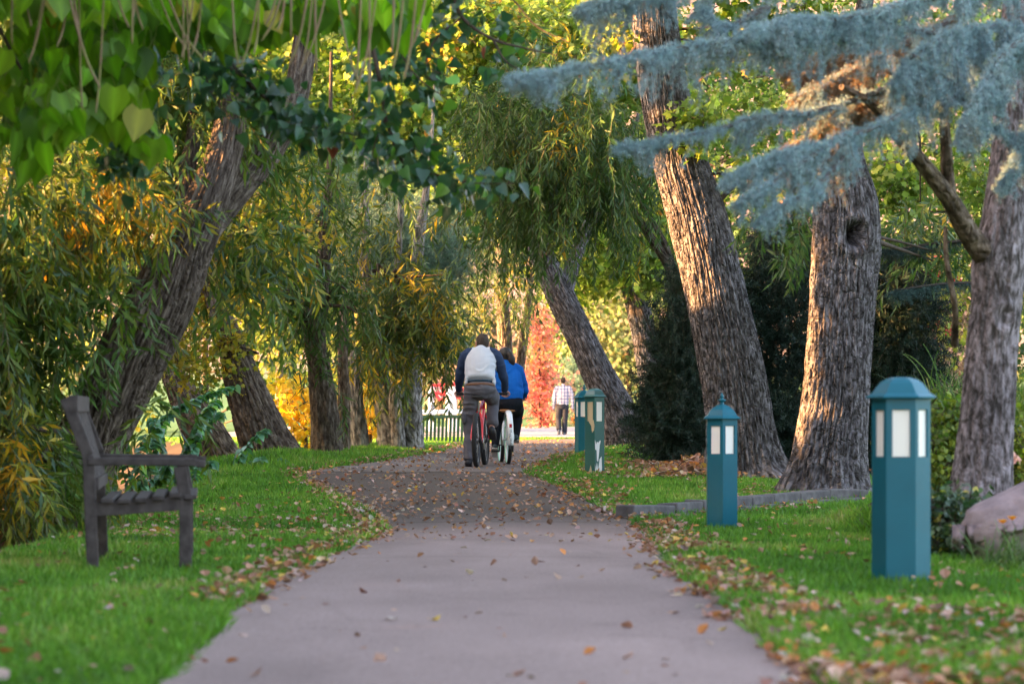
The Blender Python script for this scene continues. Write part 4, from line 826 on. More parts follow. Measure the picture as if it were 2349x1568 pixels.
def tree(name, label, cat, base, group=None):
    return thing(name, label, cat, base, 0, group)
def limbs(G, frm, blobs, n, rng, r0=.045, mat_=0, tint=(1, 1, 1)):
    """thin crooked branches from given points towards points inside the crown"""
    tg = in_blobs([(u, v, ru * .8, rv * .8, Y, rY * .8, max(1, n)) for (u, v, ru, rv, Y, rY, k) in blobs], rng)
    tg = tg[rng.permutation(len(tg))[:n]]
    for q in tg:
        f = frm[np.argmin(np.linalg.norm(frm - q, axis=1) + rng.random(len(frm)) * .6)]
        mid = (f + q) / 2 + rng.standard_normal(3) * .18 + np.array([0, 0, .12]); c = curve([f, mid, q], 9)
        g_ = Geo(); tube(g_, c, np.linspace(r0 * rng.uniform(.5, 1), .006, 9), 6, mat_, tint, False); G.append(g_)
def plant(name, label, cat, trunks, bark, crown, group=None, flare=.0, n_len=110, n_ang=120, seed=1, ridge=.06, pitch=26, lobes=6, twist=0, knots=(), extra=None, limb_n=0, low=.5, trunk_name='trunk'):
    """trunks: list of control rows in photo pixels (u,v,Y,width px); crown: function(Geo) or None"""
    cs = []; base = None; geos = []
    for k, rows in enumerate(trunks):
        G = Geo(); c = trunk_geo(G, pts_px(rows), n_len if k == 0 else max(40, n_len // 2), n_ang if k == 0 else max(40, n_ang // 2), ridge, pitch if k == 0 else pitch * .7, seed + k, flare if k == 0 else 0, lobes, twist, low, knots=knots if k == 0 else ())
        cs.append(c); geos.append(G)
        if base is None: base = c[0][:3]
    r = tree(name, label, cat, base, group)
    geos[0].build(trunk_name, bark, r)
    if len(geos) > 1:
        for g in geos[1:]: g.build('limb', bark, r)
    if crown is not None:
        gl, gf = crown(np.concatenate(cs)[:, :3])
        for g_ in gl: g_.build('branch', M_TWIG, r)
        if gf is not None: gf.build('crown', crown.mat if hasattr(crown, 'mat') else M_LEAF, r)
    return r
def canopy(G, c, r, n, rng, pal, leaf=.30):
    q = norm(rng.standard_normal((n, 3))) * (rng.random((n, 1)) ** .35) * np.array(r) + np.array(c); q = q[(fbm(q * .7, int(rng.integers(99)), 2) > .40) & open_to_sun(q)]; n = len(q)
    q = q[q[:, 2] > CZ + (HV + 40) / FD * q[:, 1]]; n = len(q)
    scatter(G, OVAL[0], OVAL[1], q, frames(rng.standard_normal((n, 3)), rng.standard_normal((n, 3))), rng.uniform(.6, 1.2, n) * leaf, pick(pal, n, rng, .2))
def wcrown(blobs, seed, pal, nl=8, m=None, top=(), **kw):
    def f(cs):
        rng = np.random.default_rng(seed); a = []; b = Geo()
        if nl: limbs(a, cs, blobs, nl, rng)
        willow_crown(b, blobs, rng, pal, **kw)
        for cc in top: canopy(b, cc[0], cc[1], cc[2], rng, pal)
        return a, b
    f.mat = m or M_LEAF; return f
def lcrown(blobs, seed, pal, nl=8, m=None, r0=.045, top=(), **kw):
    def f(cs):
        rng = np.random.default_rng(seed); a = []; b = Geo()
        if nl: limbs(a, cs, blobs, nl, rng, r0)
        leafy_crown(b, blobs, rng, pal, **kw)
        for cc in top: canopy(b, cc[0], cc[1], cc[2], rng, pal)
        return a, b
    f.mat = m or M_LEAF; return f

# --- large willow on the left, leaning over the path
plant('willow_tree', 'huge brown willow trunk behind the dark bench, leaning towards the path', 'tree',
      [[(95, 1290, 23, 230), (130, 1180, 23, 205), (205, 1020, 23, 160), (285, 850, 23, 158), (375, 680, 23, 150), (418, 580, 23, 132), (470, 470, 23, 100), (520, 330, 23.2, 78), (540, 150, 23.5, 60), (560, -60, 24, 50)],
       [(410, 610, 23.1, 110), (470, 520, 23.4, 82), (545, 430, 23.7, 72), (620, 340, 24, 64), (675, 230, 24.2, 58), (700, 90, 24.5, 52), (720, -80, 25, 46)],
       [(440, 520, 23, 70), (425, 420, 23.2, 46), (445, 300, 23.6, 32), (450, 120, 24, 24), (440, -60, 24.4, 18)]],
      M_BARK_B,
      wcrown([(20, 560, 150, 230, 22, 1.3, 185), (0, 880, 130, 230, 22.4, 1.2, 180), (220, 400, 190, 110, 22.8, 1.1, 115), (60, 330, 180, 140, 21.8, 1.0, 110),
              (580, 560, 120, 130, 24.4, .7, 60), (600, 300, 140, 120, 24.8, .7, 70), (50, 1090, 100, 120, 21.6, .8, 90), (230, 690, 90, 80, 22.2, .4, 16), (430, 170, 220, 130, 23.6, .9, 150), (330, 900, 50, 120, 22.2, .3, 8), (390, 480, 60, 60, 22.3, .3, 12)],
             5, WG, 6, top=[((-2.2, 25, 8.2), (3.6, 4, 2.4), 4200)], length=(.35, 1.1), leaf=.15, wid=.17, ds=.027),
      flare=.25, n_len=260, n_ang=300, seed=3, ridge=.09, pitch=48, twist=.35, lobes=4)

# --- leaning trunks along the left bank
plant('maple_tree', 'dark deeply furrowed trunk leaning left, yellow leaves clinging to its upper side', 'tree',
      [[(640, 1085, 38.6, 150), (612, 1020, 38.6, 122), (585, 950, 38.6, 104), (560, 880, 38.6, 88), (535, 800, 38.6, 66), (505, 720, 38.8, 52), (480, 620, 39, 44), (470, 480, 39.2, 36)]],
      M_BARK_B, lcrown([(520, 790, 34, 90, 38.2, .35, 26), (470, 640, 90, 110, 39.2, .8, 55), (420, 820, 50, 90, 39.5, .7, 30), (560, 620, 110, 120, 39.5, .8, 40), (600, 480, 160, 140, 40, 1, 60)], 8, [((.14, .19, .025), 3), ((.32, .28, .03), 4), ((.52, .34, .03), 3)], 10, leaf=.085, per=16, spread=.17),
      flare=.18, n_len=180, n_ang=220, seed=7, ridge=.09, pitch=42, lobes=5)
plant('broken_tree', 'split reddish trunk leaning left behind the round leaved shrub', 'tree',
      [[(505, 1075, 41, 120), (470, 1000, 41, 96), (430, 925, 41.2, 74), (395, 850, 41.4, 52), (370, 760, 41.6, 40), (350, 640, 42, 34)]],
      M_BARK_W, lcrown([(440, 860, 45, 60, 42, .5, 22), (350, 700, 90, 130, 42.5, .9, 45), (250, 560, 160, 160, 43, 1, 60)], 9, LIME, 6, leaf=.09, per=16, spread=.18), seed=9, ridge=.09, pitch=20, n_ang=100)
plant('willow_tree', 'dark upright forked trunk beside the tall bright grass hump, draped in narrow leaves', 'tree',
      [[(752, 1060, 43, 78), (748, 1000, 43, 68), (742, 920, 43, 62), (732, 840, 43, 52), (722, 760, 43, 46), (735, 690, 43, 38), (745, 560, 43.2, 30), (755, 380, 43.4, 13), (760, 120, 44, 7)],
       [(724, 775, 43, 40), (695, 715, 42.8, 32), (650, 655, 42.6, 26), (610, 580, 42.4, 20)]],
      M_BARK_B, wcrown([(700, 560, 130, 140, 42.4, 1, 46), (770, 680, 90, 90, 42.2, .7, 32), (640, 700, 80, 70, 42, .6, 22), (760, 400, 160, 120, 43, 1, 40), (745, 820, 40, 60, 42.3, .3, 8)], 12, WDK + [((.3, .24, .03), 1)], 10, top=[((-3.8, 41, 10), (3.6, 4, 2.6), 3600)], length=(.4, 1.3), leaf=.18, wid=.16),
      flare=.15, seed=11, ridge=.09, pitch=22)
plant('snag_tree', 'slim split trunk with a bare orange strip of wood, next to the dark forked trunk', 'tree',
      [[(787, 1058, 43.8, 36), (788, 980, 43.8, 32), (789, 900, 43.8, 28), (786, 820, 43.8, 24), (790, 700, 44, 20)]], M_BARK_W, None, seed=13, ridge=.12, pitch=12, n_ang=60)
plant('stump_tree', 'short grey trunk partly hidden behind bright yellow leaves', 'tree',
      [[(826, 1056, 46, 46), (824, 1000, 46, 42), (815, 920, 46, 36), (812, 800, 46.2, 30)]], M_BARK_S, None, seed=14, ridge=.09, pitch=16, n_ang=70)
plant('willow_tree', 'pale grey trunk of three stems on the bank, under hanging yellowing leaves', 'tree',
      [[(902, 1062, 46, 74), (893, 980, 46, 56), (878, 900, 46, 48), (862, 820, 46, 42), (845, 720, 46, 34), (835, 560, 46, 28), (840, 380, 46.4, 11), (850, 150, 47, 5)],
       [(945, 1060, 46.1, 62), (940, 1000, 46.1, 60), (940, 930, 46.1, 58), (946, 850, 46.2, 46), (950, 740, 46.3, 36), (960, 560, 46.4, 28), (985, 380, 46.6, 11), (1000, 150, 47, 5)],
       [(916, 1058, 45.8, 36), (912, 985, 45.8, 30), (906, 920, 45.8, 28), (912, 840, 45.8, 24), (905, 740, 45.8, 20), (915, 560, 45.8, 16), (925, 350, 46, 11)]],
      M_BARK_S, wcrown([(930, 690, 130, 90, 45.2, 1, 110), (860, 760, 60, 70, 45, .6, 34), (1010, 740, 60, 70, 45, .6, 46), (880, 480, 160, 90, 45.6, 1, 40), (900, 600, 120, 60, 45.6, 1, 18), (1010, 650, 80, 40, 45, .8, 22)], 16, WY, 12, length=(.4, 1.7), leaf=.20, wid=.16),
      flare=.12, seed=17, ridge=.06, pitch=24)
# --- yellow saplings
for lab, base, blobs, s in (('young maple with bright yellow leaves left of the dark forked trunk', (700, 1060, 47), [(690, 930, 42, 60, 47, .4, 24), (722, 990, 26, 50, 47, .3, 14), (650, 890, 40, 40, 47.5, .4, 8)], 21),
                             ('young maple with bright yellow leaves left of the three stemmed trunk', (848, 1055, 49), [(848, 960, 34, 84, 49, .4, 36), (815, 900, 30, 50, 49.5, .4, 10), (862, 870, 26, 50, 49.5, .3, 10)], 22)):
    u, v, Y = base
    plant('maple_sapling', lab, 'sapling', [[(u, v, Y, 9), (u + 2, v - 70, Y, 8), (u - 4, v - 150, Y, 5), (u, v - 200, Y, 3)]], M_BARK_W, lcrown(blobs, s, GOLD, 5, leaf=.11, per=15, spread=.16, r0=.012, hang=.8), group='yellow maple saplings', n_len=30, n_ang=16, seed=s)

# --- trunks in the middle distance behind the riders
plant('willow_tree', 'two dark stems behind the riders, one straight and one leaning right', 'tree',
      [[(1160, 985, 64, 44), (1160, 880, 64, 36), (1158, 780, 64, 34), (1152, 700, 64, 30), (1150, 560, 64, 24)],
       [(1178, 960, 64.3, 30), (1190, 860, 64.3, 24), (1200, 780, 64.3, 22), (1212, 690, 64.3, 18), (1222, 560, 64.3, 14)]],
      M_BARK_B, wcrown([(1130, 610, 130, 90, 63, 1.3, 90), (1060, 690, 60, 60, 62.5, .8, 24), (1190, 690, 40, 50, 63, .6, 14), (1150, 480, 160, 100, 64, 1.4, 50)], 24, WY, 8, length=(.6, 1.5), leaf=.15, wid=.15, ds=.045), seed=25)
plant('willow_tree', 'grey trunk leaning left over the two teal lamp posts near the riders', 'tree',
      [[(1462, 1058, 50, 150), (1446, 1022, 50, 112), (1428, 975, 50, 92), (1398, 910, 50, 78), (1365, 845, 50, 72), (1330, 770, 50, 68), (1295, 700, 50, 66), (1262, 630, 50, 60), (1215, 520, 50, 48), (1160, 380, 50, 38)],
       [(1290, 690, 50, 40), (1330, 560, 50.4, 30), (1400, 420, 50.8, 26), (1460, 260, 51, 20)]],
      M_BARK_G, wcrown([(1260, 160, 200, 120, 40, 1.4, 110), (1130, 270, 90, 120, 40, 1, 80), (1330, 310, 180, 110, 40.0, 1.5, 180), (1220, 390, 120, 90, 40.5, 1.2, 80), (1420, 370, 100, 90, 41, 1.2, 55), (1330, 410, 160, 60, 41.5, 1, 90), (1170, 500, 60, 60, 42.0, .8, 39), (1120, 380, 90, 100, 42.0, 1, 54)], 26, WDK, 16, top=[((-.6, 43, 10.6), (4, 5, 2.6), 4600)], length=(.3, 1.8), leaf=.165, wid=.15, ds=.032),
      flare=.2, n_len=220, n_ang=240, seed=27, ridge=.07, pitch=54, lobes=5)
plant('maple_tree', 'grey trunk rising behind the dark juniper, green and yellow maple leaves around it', 'tree',
      [[(1520, 1010, 60, 70), (1502, 920, 60, 60), (1486, 820, 60, 58), (1470, 730, 60, 58), (1446, 640, 60, 50), (1432, 560, 60, 40), (1410, 440, 60, 32), (1390, 260, 60, 26)]],
      M_BARK_G, lcrown([(1480, 620, 80, 60, 58.6, .8, 50), (1400, 560, 120, 110, 59, 1.2, 80), (1330, 600, 90, 90, 60, 1, 50), (1530, 520, 60, 130, 61, .8, 45), (1250, 130, 190, 150, 58, 1.6, 280), (1420, 120, 130, 150, 59, 1.4, 160), (1110, 230, 140, 120, 59, 1.2, 140), (1080, 430, 130, 110, 60, 1.2, 60), (1300, 300, 160, 120, 61, 1.2, 90), (900, 230, 190, 130, 56, 1.3, 130), (700, 330, 120, 120, 56, 1.2, 70), (620, 120, 220, 110, 57, 1.3, 110), (1000, 60, 220, 90, 57, 1.3, 110)], 28, LIME, 14, leaf=.15, per=20, spread=.28), seed=29, ridge=.06, pitch=22)
plant('leaning_tree', 'thin bare forked branches left of the biggest right hand trunk', 'tree',
      [[(1600, 1040, 42, 60), (1575, 800, 42, 48), (1556, 660, 42, 34), (1530, 600, 42, 24), (1490, 540, 42, 20), (1440, 465, 42, 15), (1390, 380, 42, 10)],
       [(1552, 640, 42, 20), (1525, 560, 42, 15), (1480, 480, 42, 12), (1450, 420, 42, 8)]], M_BARK_B, wcrown([(1560, 380, 90, 60, 41.5, .8, 30), (1500, 300, 80, 70, 42, .8, 26)], 30, WDK, 4, length=(.5, 1.1), leaf=.12, wid=.15), seed=31, n_ang=60)

# --- the two big grey trunks on the right
plant('cottonwood_tree', 'broad grey trunk leaning left, tallest on the right, behind the slim lamp post', 'tree',
      [[(1722, 1120, 32.5, 225), (1712, 1068, 32.5, 172), (1700, 980, 32.5, 152), (1682, 860, 32.5, 146), (1655, 740, 32.5, 140), (1628, 620, 32.5, 136), (1598, 500, 32.5, 132), (1562, 380, 32.5, 122), (1532, 260, 32.5, 112), (1510, 120, 32.5, 106), (1494, -20, 32.5, 100), (1480, -120, 32.5, 96)]],
      M_BARK_G, lcrown([(1600, 285, 46, 55, 32, .4, 24), (1650, 110, 60, 110, 33, .6, 26), (1740, 395, 40, 36, 32.4, .4, 10), (1800, 60, 160, 90, 33.5, .7, 50), (1420, 60, 70, 80, 33, .6, 18), (1560, -60, 200, 50, 33, .9, 30)], 32, LIME, 12, top=[((1.2, 33, 9.5), (4, 4.5, 2.6), 4800)], leaf=.105, per=15, spread=.15),
      flare=.42, n_len=300, n_ang=380, seed=33, ridge=.07, pitch=66, lobes=5, twist=-.12)
plant('cottonwood_tree', 'short thick grey trunk with a knot hole, behind the stone edging', 'tree',
      [[(1898, 1160, 28, 250), (1896, 1118, 28, 192), (1905, 1030, 28, 160), (1918, 920, 28, 150), (1926, 800, 28, 146), (1932, 690, 28, 146), (1938, 580, 28, 150), (1940, 490, 28, 146), (1936, 430, 28, 132), (1932, 350, 28, 96), (1945, 220, 28.3, 56), (1975, 60, 28.8, 40), (2010, -120, 29.4, 30)]],
      M_BARK_G, wcrown([(1800, 500, 90, 70, 29.5, .6, 22), (2110, 510, 110, 70, 31, .7, 46), (2160, 580, 60, 50, 31, .5, 14), (1780, 560, 50, 70, 30, .4, 10)], 34, WDK, 3, top=[((3.8, 28, 8.2), (3, 3.6, 2.4), 3600)], length=(.3, .8), leaf=.16, wid=.18, ds=.034),
      flare=.32, n_len=280, n_ang=380, seed=35, ridge=.075, pitch=66, lobes=6, knots=[(2.66, 3.14 + 1.75, .13, .85)])
# --- leaves behind the cedar on the right
plant('maple_tree', 'small maple with lime leaves and a few red ones, right of the knot hole trunk', 'tree',
      [[(2090, 1120, 42, 30), (2085, 900, 42, 24), (2080, 700, 42, 20), (2075, 500, 42, 16), (2060, 250, 42, 12)]],
      M_BARK_G, lcrown([(2060, 420, 80, 90, 41, .7, 50), (1830, 400, 90, 90, 42, .8, 40), (2250, 420, 100, 140, 42, .9, 50), (1700, 250, 110, 120, 43, .9, 40), (1900, 200, 120, 140, 43, .9, 40), (2200, 150, 150, 160, 43, 1, 50)], 36, LIME, 8, leaf=.11, per=16, spread=.18), seed=37, n_ang=50)
def rowan():
    rng = np.random.default_rng(40); blobs = [(2130, 640, 90, 90, 40, .6, 60), (2140, 760, 70, 50, 40, .5, 26), (2330, 620, 60, 120, 40, .6, 34)]
    r = plant('rowan_tree', 'rowan with red berry clusters between the knot hole trunk and the cedar trunk', 'tree', [[(2150, 1090, 40, 26), (2145, 900, 40, 22), (2140, 740, 40, 16), (2150, 560, 40, 9)]], M_BARK_W,
              lcrown(blobs, 41, [((.10, .17, .03), 3), ((.25, .30, .05), 3), ((.45, .42, .06), 3)], 6, leaf=.08, per=18, spread=.16, shape=OVAL, r0=.02), n_len=40, n_ang=30, seed=42)
    G = Geo(); c = in_blobs([(2125, 640, 80, 90, 39.5, .5, 26), (2150, 760, 50, 40, 39.5, .4, 8)], rng)
    for q in c:
        for k in range(9):
            lathe(G, [(0.0005, -.014), (.011, -.008), (.014, 0), (.011, .008), (.0005, .014)], q + rng.standard_normal(3) * .035, 6, 0, (1, 1, 1))
    G.build('berries', mat('red_berry', (.45, .03, .025), .35, .5), r)
rowan()

# --- needles: juniper, pine, spruce
JUN = [((.010, .026, .018), 4), ((.017, .04, .027), 4), ((.028, .05, .026), 2), ((.06, .05, .03), .25)]
def bush_needles(G, blobs, rng, pal, twig=(.25, .55), ds=.035, k=7, ln=.05, wd=.0028, up=.5, grav=.6):
    st = in_blobs(blobs, rng); n = len(st)
    c = np.concatenate([np.repeat(P(b[0], b[1], b[4])[None], b[6], 0) for b in blobs])
    d = norm(st - c) + rng.standard_normal((n, 3)) * .5 + np.array([0, 0, up])
    Ps, Ds, Al = grow(st, d, rng.uniform(*twig, n), ds, grav, .08, rng)
    ribbons(G, Ps, Al, .004, rng, (.04, .03, .02)); needles(G, Ps[Al], Ds[Al], rng, k, ln, wd, pal)
for lab, base, blobs, s in (('dark green juniper left of the leaning grey trunk, dry twigs at its foot', (1560, 1075, 37), [(1568, 880, 62, 190, 37, .6, 1100), (1540, 990, 60, 70, 36.6, .5, 420), (1620, 720, 70, 150, 37.4, .6, 600), (1500, 950, 34, 50, 37, .3, 60)], 45),
                             ('dark green juniper between the two big grey trunks', (1790, 1090, 38), [(1790, 800, 90, 240, 38, .7, 1300), (1780, 1010, 80, 80, 37.5, .6, 460), (1800, 600, 80, 90, 38.4, .6, 330)], 46),
                             ('dark brownish juniper right of the knot hole trunk', (2060, 1110, 33), [(2060, 760, 70, 180, 33, .5, 800), (2050, 960, 90, 140, 33, .6, 640), (2100, 700, 40, 60, 33, .3, 70), (1985, 900, 40, 160, 33.3, .4, 140)], 47)):
    rng = np.random.default_rng(s); u, v, Y = base
    r = thing('juniper_shrub', lab, 'shrub', P(u, v, Y), 0, 'dark junipers behind the big trunks'); G = Geo(); bush_needles(G, blobs, rng, JUN, wd=.0052, ln=.07); G.build('foliage', M_NEEDLE, r)
    G = Geo(); 
    for k in range(7): tube(G, curve([P(u + rng.normal(0, 8), v + 10, Y), P(u + rng.normal(0, 25), v - 100, Y), P(u + rng.normal(0, 60), v - 260 - 30 * k, Y)], 8), np.linspace(.035, .008, 8), 6)
    G.build('stems', M_TWIG, r)
rng = np.random.default_rng(50)
PINE = [((.09, .17, .12), 4), ((.14, .23, .16), 3), ((.06, .11, .07), 2), ((.22, .26, .15), 1)]
r = thing('pine_tree', 'blue green pine boughs above the three stemmed trunk', 'tree', P(880, 1020, 58)); G = Geo()
bush_needles(G, [(930, 575, 120, 75, 52, 1.1, 420), (850, 600, 70, 60, 52, 1, 190), (1000, 560, 70, 90, 53, 1, 200), (820, 440, 120, 80, 54, 1, 120)], rng, PINE, (.4, .9), .05, 8, .14, .005, .1, .7); G.build('crown', M_NEEDLE, r)
G = Geo(); trunk_geo(G, pts_px([(880, 1030, 58, 36), (882, 800, 58, 30), (885, 560, 58, 24), (890, 300, 58, 16)]), 40, 40, .06, 16, 51); G.build('trunk', M_BARK_B, r)
r = thing('spruce_tree', 'teal blue spruce bough low behind the cedar trunk, below the red berries', 'tree', P(2560, 1090, 30)); G = Geo()
SPR = [((.03, .075, .08), 4), ((.05, .11, .115), 3), ((.02, .04, .04), 2)]
for rows in ([(2560, 590, 30), (2400, 630, 30), (2300, 648, 30), (2180, 650, 29.9), (2080, 662, 29.8), (2050, 668, 29.8)], [(2560, 560, 30), (2400, 600, 30.3), (2320, 690, 30.4), (2300, 720, 30.4)], [(2560, 300, 30), (2300, 520, 30.5), (2100, 565, 30.5), (2030, 575, 30.5)]):
    c = curve([P(*q) for q in rows], 160); st = np.repeat(c, 5, 0); n = len(st); d = np.c_[rng.standard_normal((n, 2)) * .8, -.5 * np.ones(n)]
    Ps, Ds, Al = grow(st, d, rng.uniform(.04, .2, n), .02, 3, .1, rng); needles(G, Ps[Al], Ds[Al], rng, 5, .03, .002, SPR); tube(G, c[::8], np.linspace(.04, .008, 20), 6, 0, (.04, .03, .025))
G.build('boughs', M_NEEDLE, r); G = Geo(); trunk_geo(G, pts_px([(2560, 1100, 30, 60), (2560, 600, 30, 46), (2560, 100, 30, 30)]), 40, 40, .06, 16, 51); G.build('trunk', M_BARK_B, r)

# --- blue cedar on the right, close to the camera
rng = np.random.default_rng(60)
CED = [((.20, .32, .36), 3), ((.27, .40, .44), 4), ((.36, .48, .52), 2.2), ((.17, .23, .20), 2), ((.30, .26, .18), .9)]
r = thing('blue_cedar', 'blue cedar with a mauve trunk at the right edge, needled boughs hanging over the lawn', 'tree', P(2255, 1140, 18))
G = Geo(); trunk_geo(G, pts_px([(2252, 1150, 18, 160), (2254, 1100, 18, 136), (2264, 960, 18, 124), (2274, 820, 18, 120), (2286, 690, 18, 116), (2292, 600, 18, 124), (2306, 500, 18, 108), (2318, 380, 18, 96), (2328, 200, 18, 88), (2340, 0, 18, 78), (2348, -160, 18, 70)]), 200, 150, .045, 34, 61, .08, 5, 0, .35, knots=[(1.17, 4.9, .06, .10)])
G.build('trunk', M_BARK_C, r)
for rows in ([(2275, 600, 18, 62), (2225, 540, 17.8, 52), (2180, 460, 17.5, 42), (2120, 380, 17.2, 36), (2060, 310, 16.9, 30), (2000, 240, 16.6, 22), (1930, 200, 16.3, 14)], [(2178, 455, 17.5, 34), (2172, 380, 17.4, 30), (2168, 290, 17.3, 24), (2160, 200, 17.2, 18)], [(2190, 790, 18.2, 18), (2190, 700, 17.9, 14), (2172, 600, 17.8, 12), (2168, 520, 17.8, 9)]):
    G = Geo(); trunk_geo(G, pts_px(rows), 60, 40, .04, 14, 63, low=.3); G.build('limb', M_BARK_W, r)
SP = {  # spine in pixels (u,v,Y), sprays per point, spray length range in metres
 'a': ([(2330, 120, 18), (2100, 70, 16.6), (1900, 85, 15.8), (1700, 98, 15.2), (1600, 108, 14.9), (1450, 132, 14.5), (1300, 163, 14.1), (1215, 182, 13.9), (1160, 195, 13.8)], 190, 3, (0.070, 0.245)),
 'b': ([(2330, -20, 17.6), (2120, 0, 16.4), (2000, 32, 15.9), (1850, 48, 15.5), (1770, 62, 15.3), (1715, 82, 15.1)], 120, 5, (0.084, 0.302)),
 'c': ([(2050, 200, 16.8), (1900, 250, 16.2), (1790, 268, 15.8), (1700, 283, 15.5), (1560, 316, 15.1), (1470, 335, 14.9), (1415, 348, 14.8)], 120, 3, (0.056, 0.173)),
 'd': ([(2250, 140, 17.2), (2130, 225, 16.4), (2030, 282, 15.8), (1900, 328, 15.2), (1800, 352, 14.9), (1720, 388, 14.7), (1660, 424, 14.6)], 140, 5, (0.084, 0.259)),
 'e': ([(1900, 330, 15.2), (1800, 400, 14.8), (1740, 440, 14.6), (1680, 478, 14.5)], 50, 3, (0.042, 0.144)),
 'f': ([(1960, 330, 15.6), (1880, 420, 15.0), (1800, 470, 14.7), (1735, 515, 14.6)], 50, 3, (0.042, 0.144)),
 'g': ([(2330, -60, 18), (1900, -60, 16.4), (1650, -40, 15.6), (1500, -10, 15.2), (1380, 10, 15), (1330, 30, 14.9)], 130, 4, (0.084, 0.245)),
 'h': ([(2340, 60, 17.6), (2230, 60, 16.8), (2140, 100, 16.4), (2080, 150, 16.2), (2050, 200, 16.1)], 70, 8, (0.140, 0.440)),
 'i': ([(2420, 40, 17.5), (2300, 130, 16.6), (2240, 240, 16.2), (2200, 330, 16)], 60, 8, (0.091, 0.260)),
 'j': ([(2450, 250, 17.5), (2360, 290, 16.8), (2330, 360, 16.6), (2300, 430, 16.5)], 50, 7, (0.059, 0.224)),
 'k': ([(2200, 40, 17.4), (2020, 130, 16.9), (1900, 190, 16.6), (1820, 230, 16.5)], 70, 5, (0.105, 0.324)),
 'n': ([(2160, 170, 17.4), (2010, 230, 17.0), (1900, 290, 16.8), (1800, 350, 16.6)], 70, 6, (.14, .36)),
 'o': ([(2150, 60, 17.6), (2000, 110, 17.2), (1880, 130, 17), (1790, 160, 16.9)], 70, 6, (.14, .40)),
 'l': ([(1760, 20, 16), (1660, 60, 15.6), (1600, 20, 15.5)], 40, 5, (0.070, 0.216)),
 'm': ([(2090, 130, 16.2), (2180, 190, 16.4), (2260, 280, 16.6), (2350, 340, 16.8)], 60, 5, (0.063, 0.216))}
CEDB = CED + [((.36, .20, .09), 9), ((.22, .13, .07), 3)]      # brown mixed in so the inner boughs look lit by orange sun
for k, (rows, n, per, lr) in SP.items():
    cp = CEDB if k in 'kno' else CED
    G = Geo(); c = curve([P(*q) for q in rows], n); T = norm(np.gradient(c, axis=0))
    c = c + (fbm(c * 6, 66, 2)[:, None] - .5) * .06
    tube(G, c[::3], np.linspace(.022, .005, len(c[::3])), 6, 0, (.07, .055, .05))
    L_ = np.linalg.norm(np.diff(c, axis=0), axis=1).sum(); nf = int(L_ / .05 * per * (1.25 if k in 'acdefgl' else 1.9)); nc_ = max(4, int(L_ / .07)); cid = rng.integers(0, nc_, nf); ctr = (np.arange(nc_) + rng.uniform(-.3, .3, nc_)) / nc_ * n; cln = rng.uniform(.35, 1.35, nc_) * (1 - .6 * (rng.random(nc_) < .25)); ki = np.clip(ctr[cid] + rng.normal(0, .014, nf) / L_ * n, 1, n - 1).astype(int); st = c[ki] + rng.standard_normal((nf, 3)) * .012; tt = T[ki]
    d = norm(tt * rng.uniform(.1, .8, (nf, 1)) + rng.standard_normal((nf, 3)) * np.array([.45, .75, .25]) + np.array([0, 0, -.35]))
    cl = cln[cid]; cdir = np.c_[rng.standard_normal((nc_, 2)) * np.array([.35, .75]), np.zeros(nc_)]; d = norm(d * .5 + cdir[cid] + np.array([0, 0, -.25]) + tt * .6); tip = np.clip((n - ki) / (n * .3), .15, 1)
    Ps, Ds, Al = grow(st, d, rng.uniform(lr[0], lr[1], nf) * cl * tip * 1.22, .011, 5.2, .06, rng)      # hanging fingers
    ribbons(G, Ps, Al, .002, rng, (.08, .06, .05)); p, t = Ps[Al], Ds[Al]; needles(G, p, t, rng, 6, .022, .0014, cp, 1.3, .55, 5.0)
    pk_ = rng.random(len(p)) < .45; q, tq = p[pk_], t[pk_]; sd = norm(tq * .6 + rng.standard_normal(tq.shape) * .7 + np.array([0, 0, -.1]))
    Pq, Dq, Aq = grow(q, sd, rng.uniform(.02, .055, len(q)), .012, 3, .08, rng); needles(G, Pq[Aq], Dq[Aq], rng, 6, .021, .0014, cp, 1.3, .55, 5.0)
    nu = int(L_ / .0035); ku = rng.integers(1, n, nu); su = norm(T[ku] * .5 + rng.standard_normal((nu, 3)) * .8 + np.array([0, 0, .25])); Pu, Du, Au = grow(c[ku], su, rng.uniform(.015, .06, nu), .011, 2, .08, rng)
    needles(G, Pu[Au], Du[Au], rng, 6, .021, .0014, cp, 1.3, .55, 5.0)
    st2 = np.repeat(c, 5, 0) + rng.standard_normal((n * 5, 3)) * .008; needles(G, st2, np.repeat(T, 5, 0), rng, 8, .028, .0015, cp, 1.8)
    G.build('bough', M_NEEDLE, r)

# --- catalpa: broad heart leaves and long pods hanging into the top left corner
rng = np.random.default_rng(70)
r = thing('catalpa_tree', 'catalpa with broad heart shaped leaves and long hanging pods in the upper left corner', 'tree', (-4.05, 13.05, -.1))
G = Geo(); trunk_geo(G, [(-4.05, 13.05, -.3, .24), (-4, 13.2, 1.2, .2), (-3.85, 13.4, 2.7, .17), (-3.5, 13.7, 3.9, .14), (-3.0, 14.1, 5.2, .1)], 60, 60, .05, 18, 71, .2); G.build('trunk', M_BARK_B, r)
for e in ((-2.4, 14.7, 3.0), (-1.7, 15, 3.05), (-1.0, 15.2, 3.1), (-.3, 15.4, 3.2), (-2.5, 14.5, 2.6)):
    G = Geo(); tube(G, curve([(-3.75, 13.4, 3.3), ((-3.75 + e[0]) / 2, 14.2, 3.7), e], 14), np.linspace(.05, .008, 14), 8); G.build('branch', M_TWIG, r)
CAT = [((.07, .16, .012), 4), ((.12, .25, .015), 4), ((.18, .32, .02), 2.4), ((.30, .26, .03), .5)]
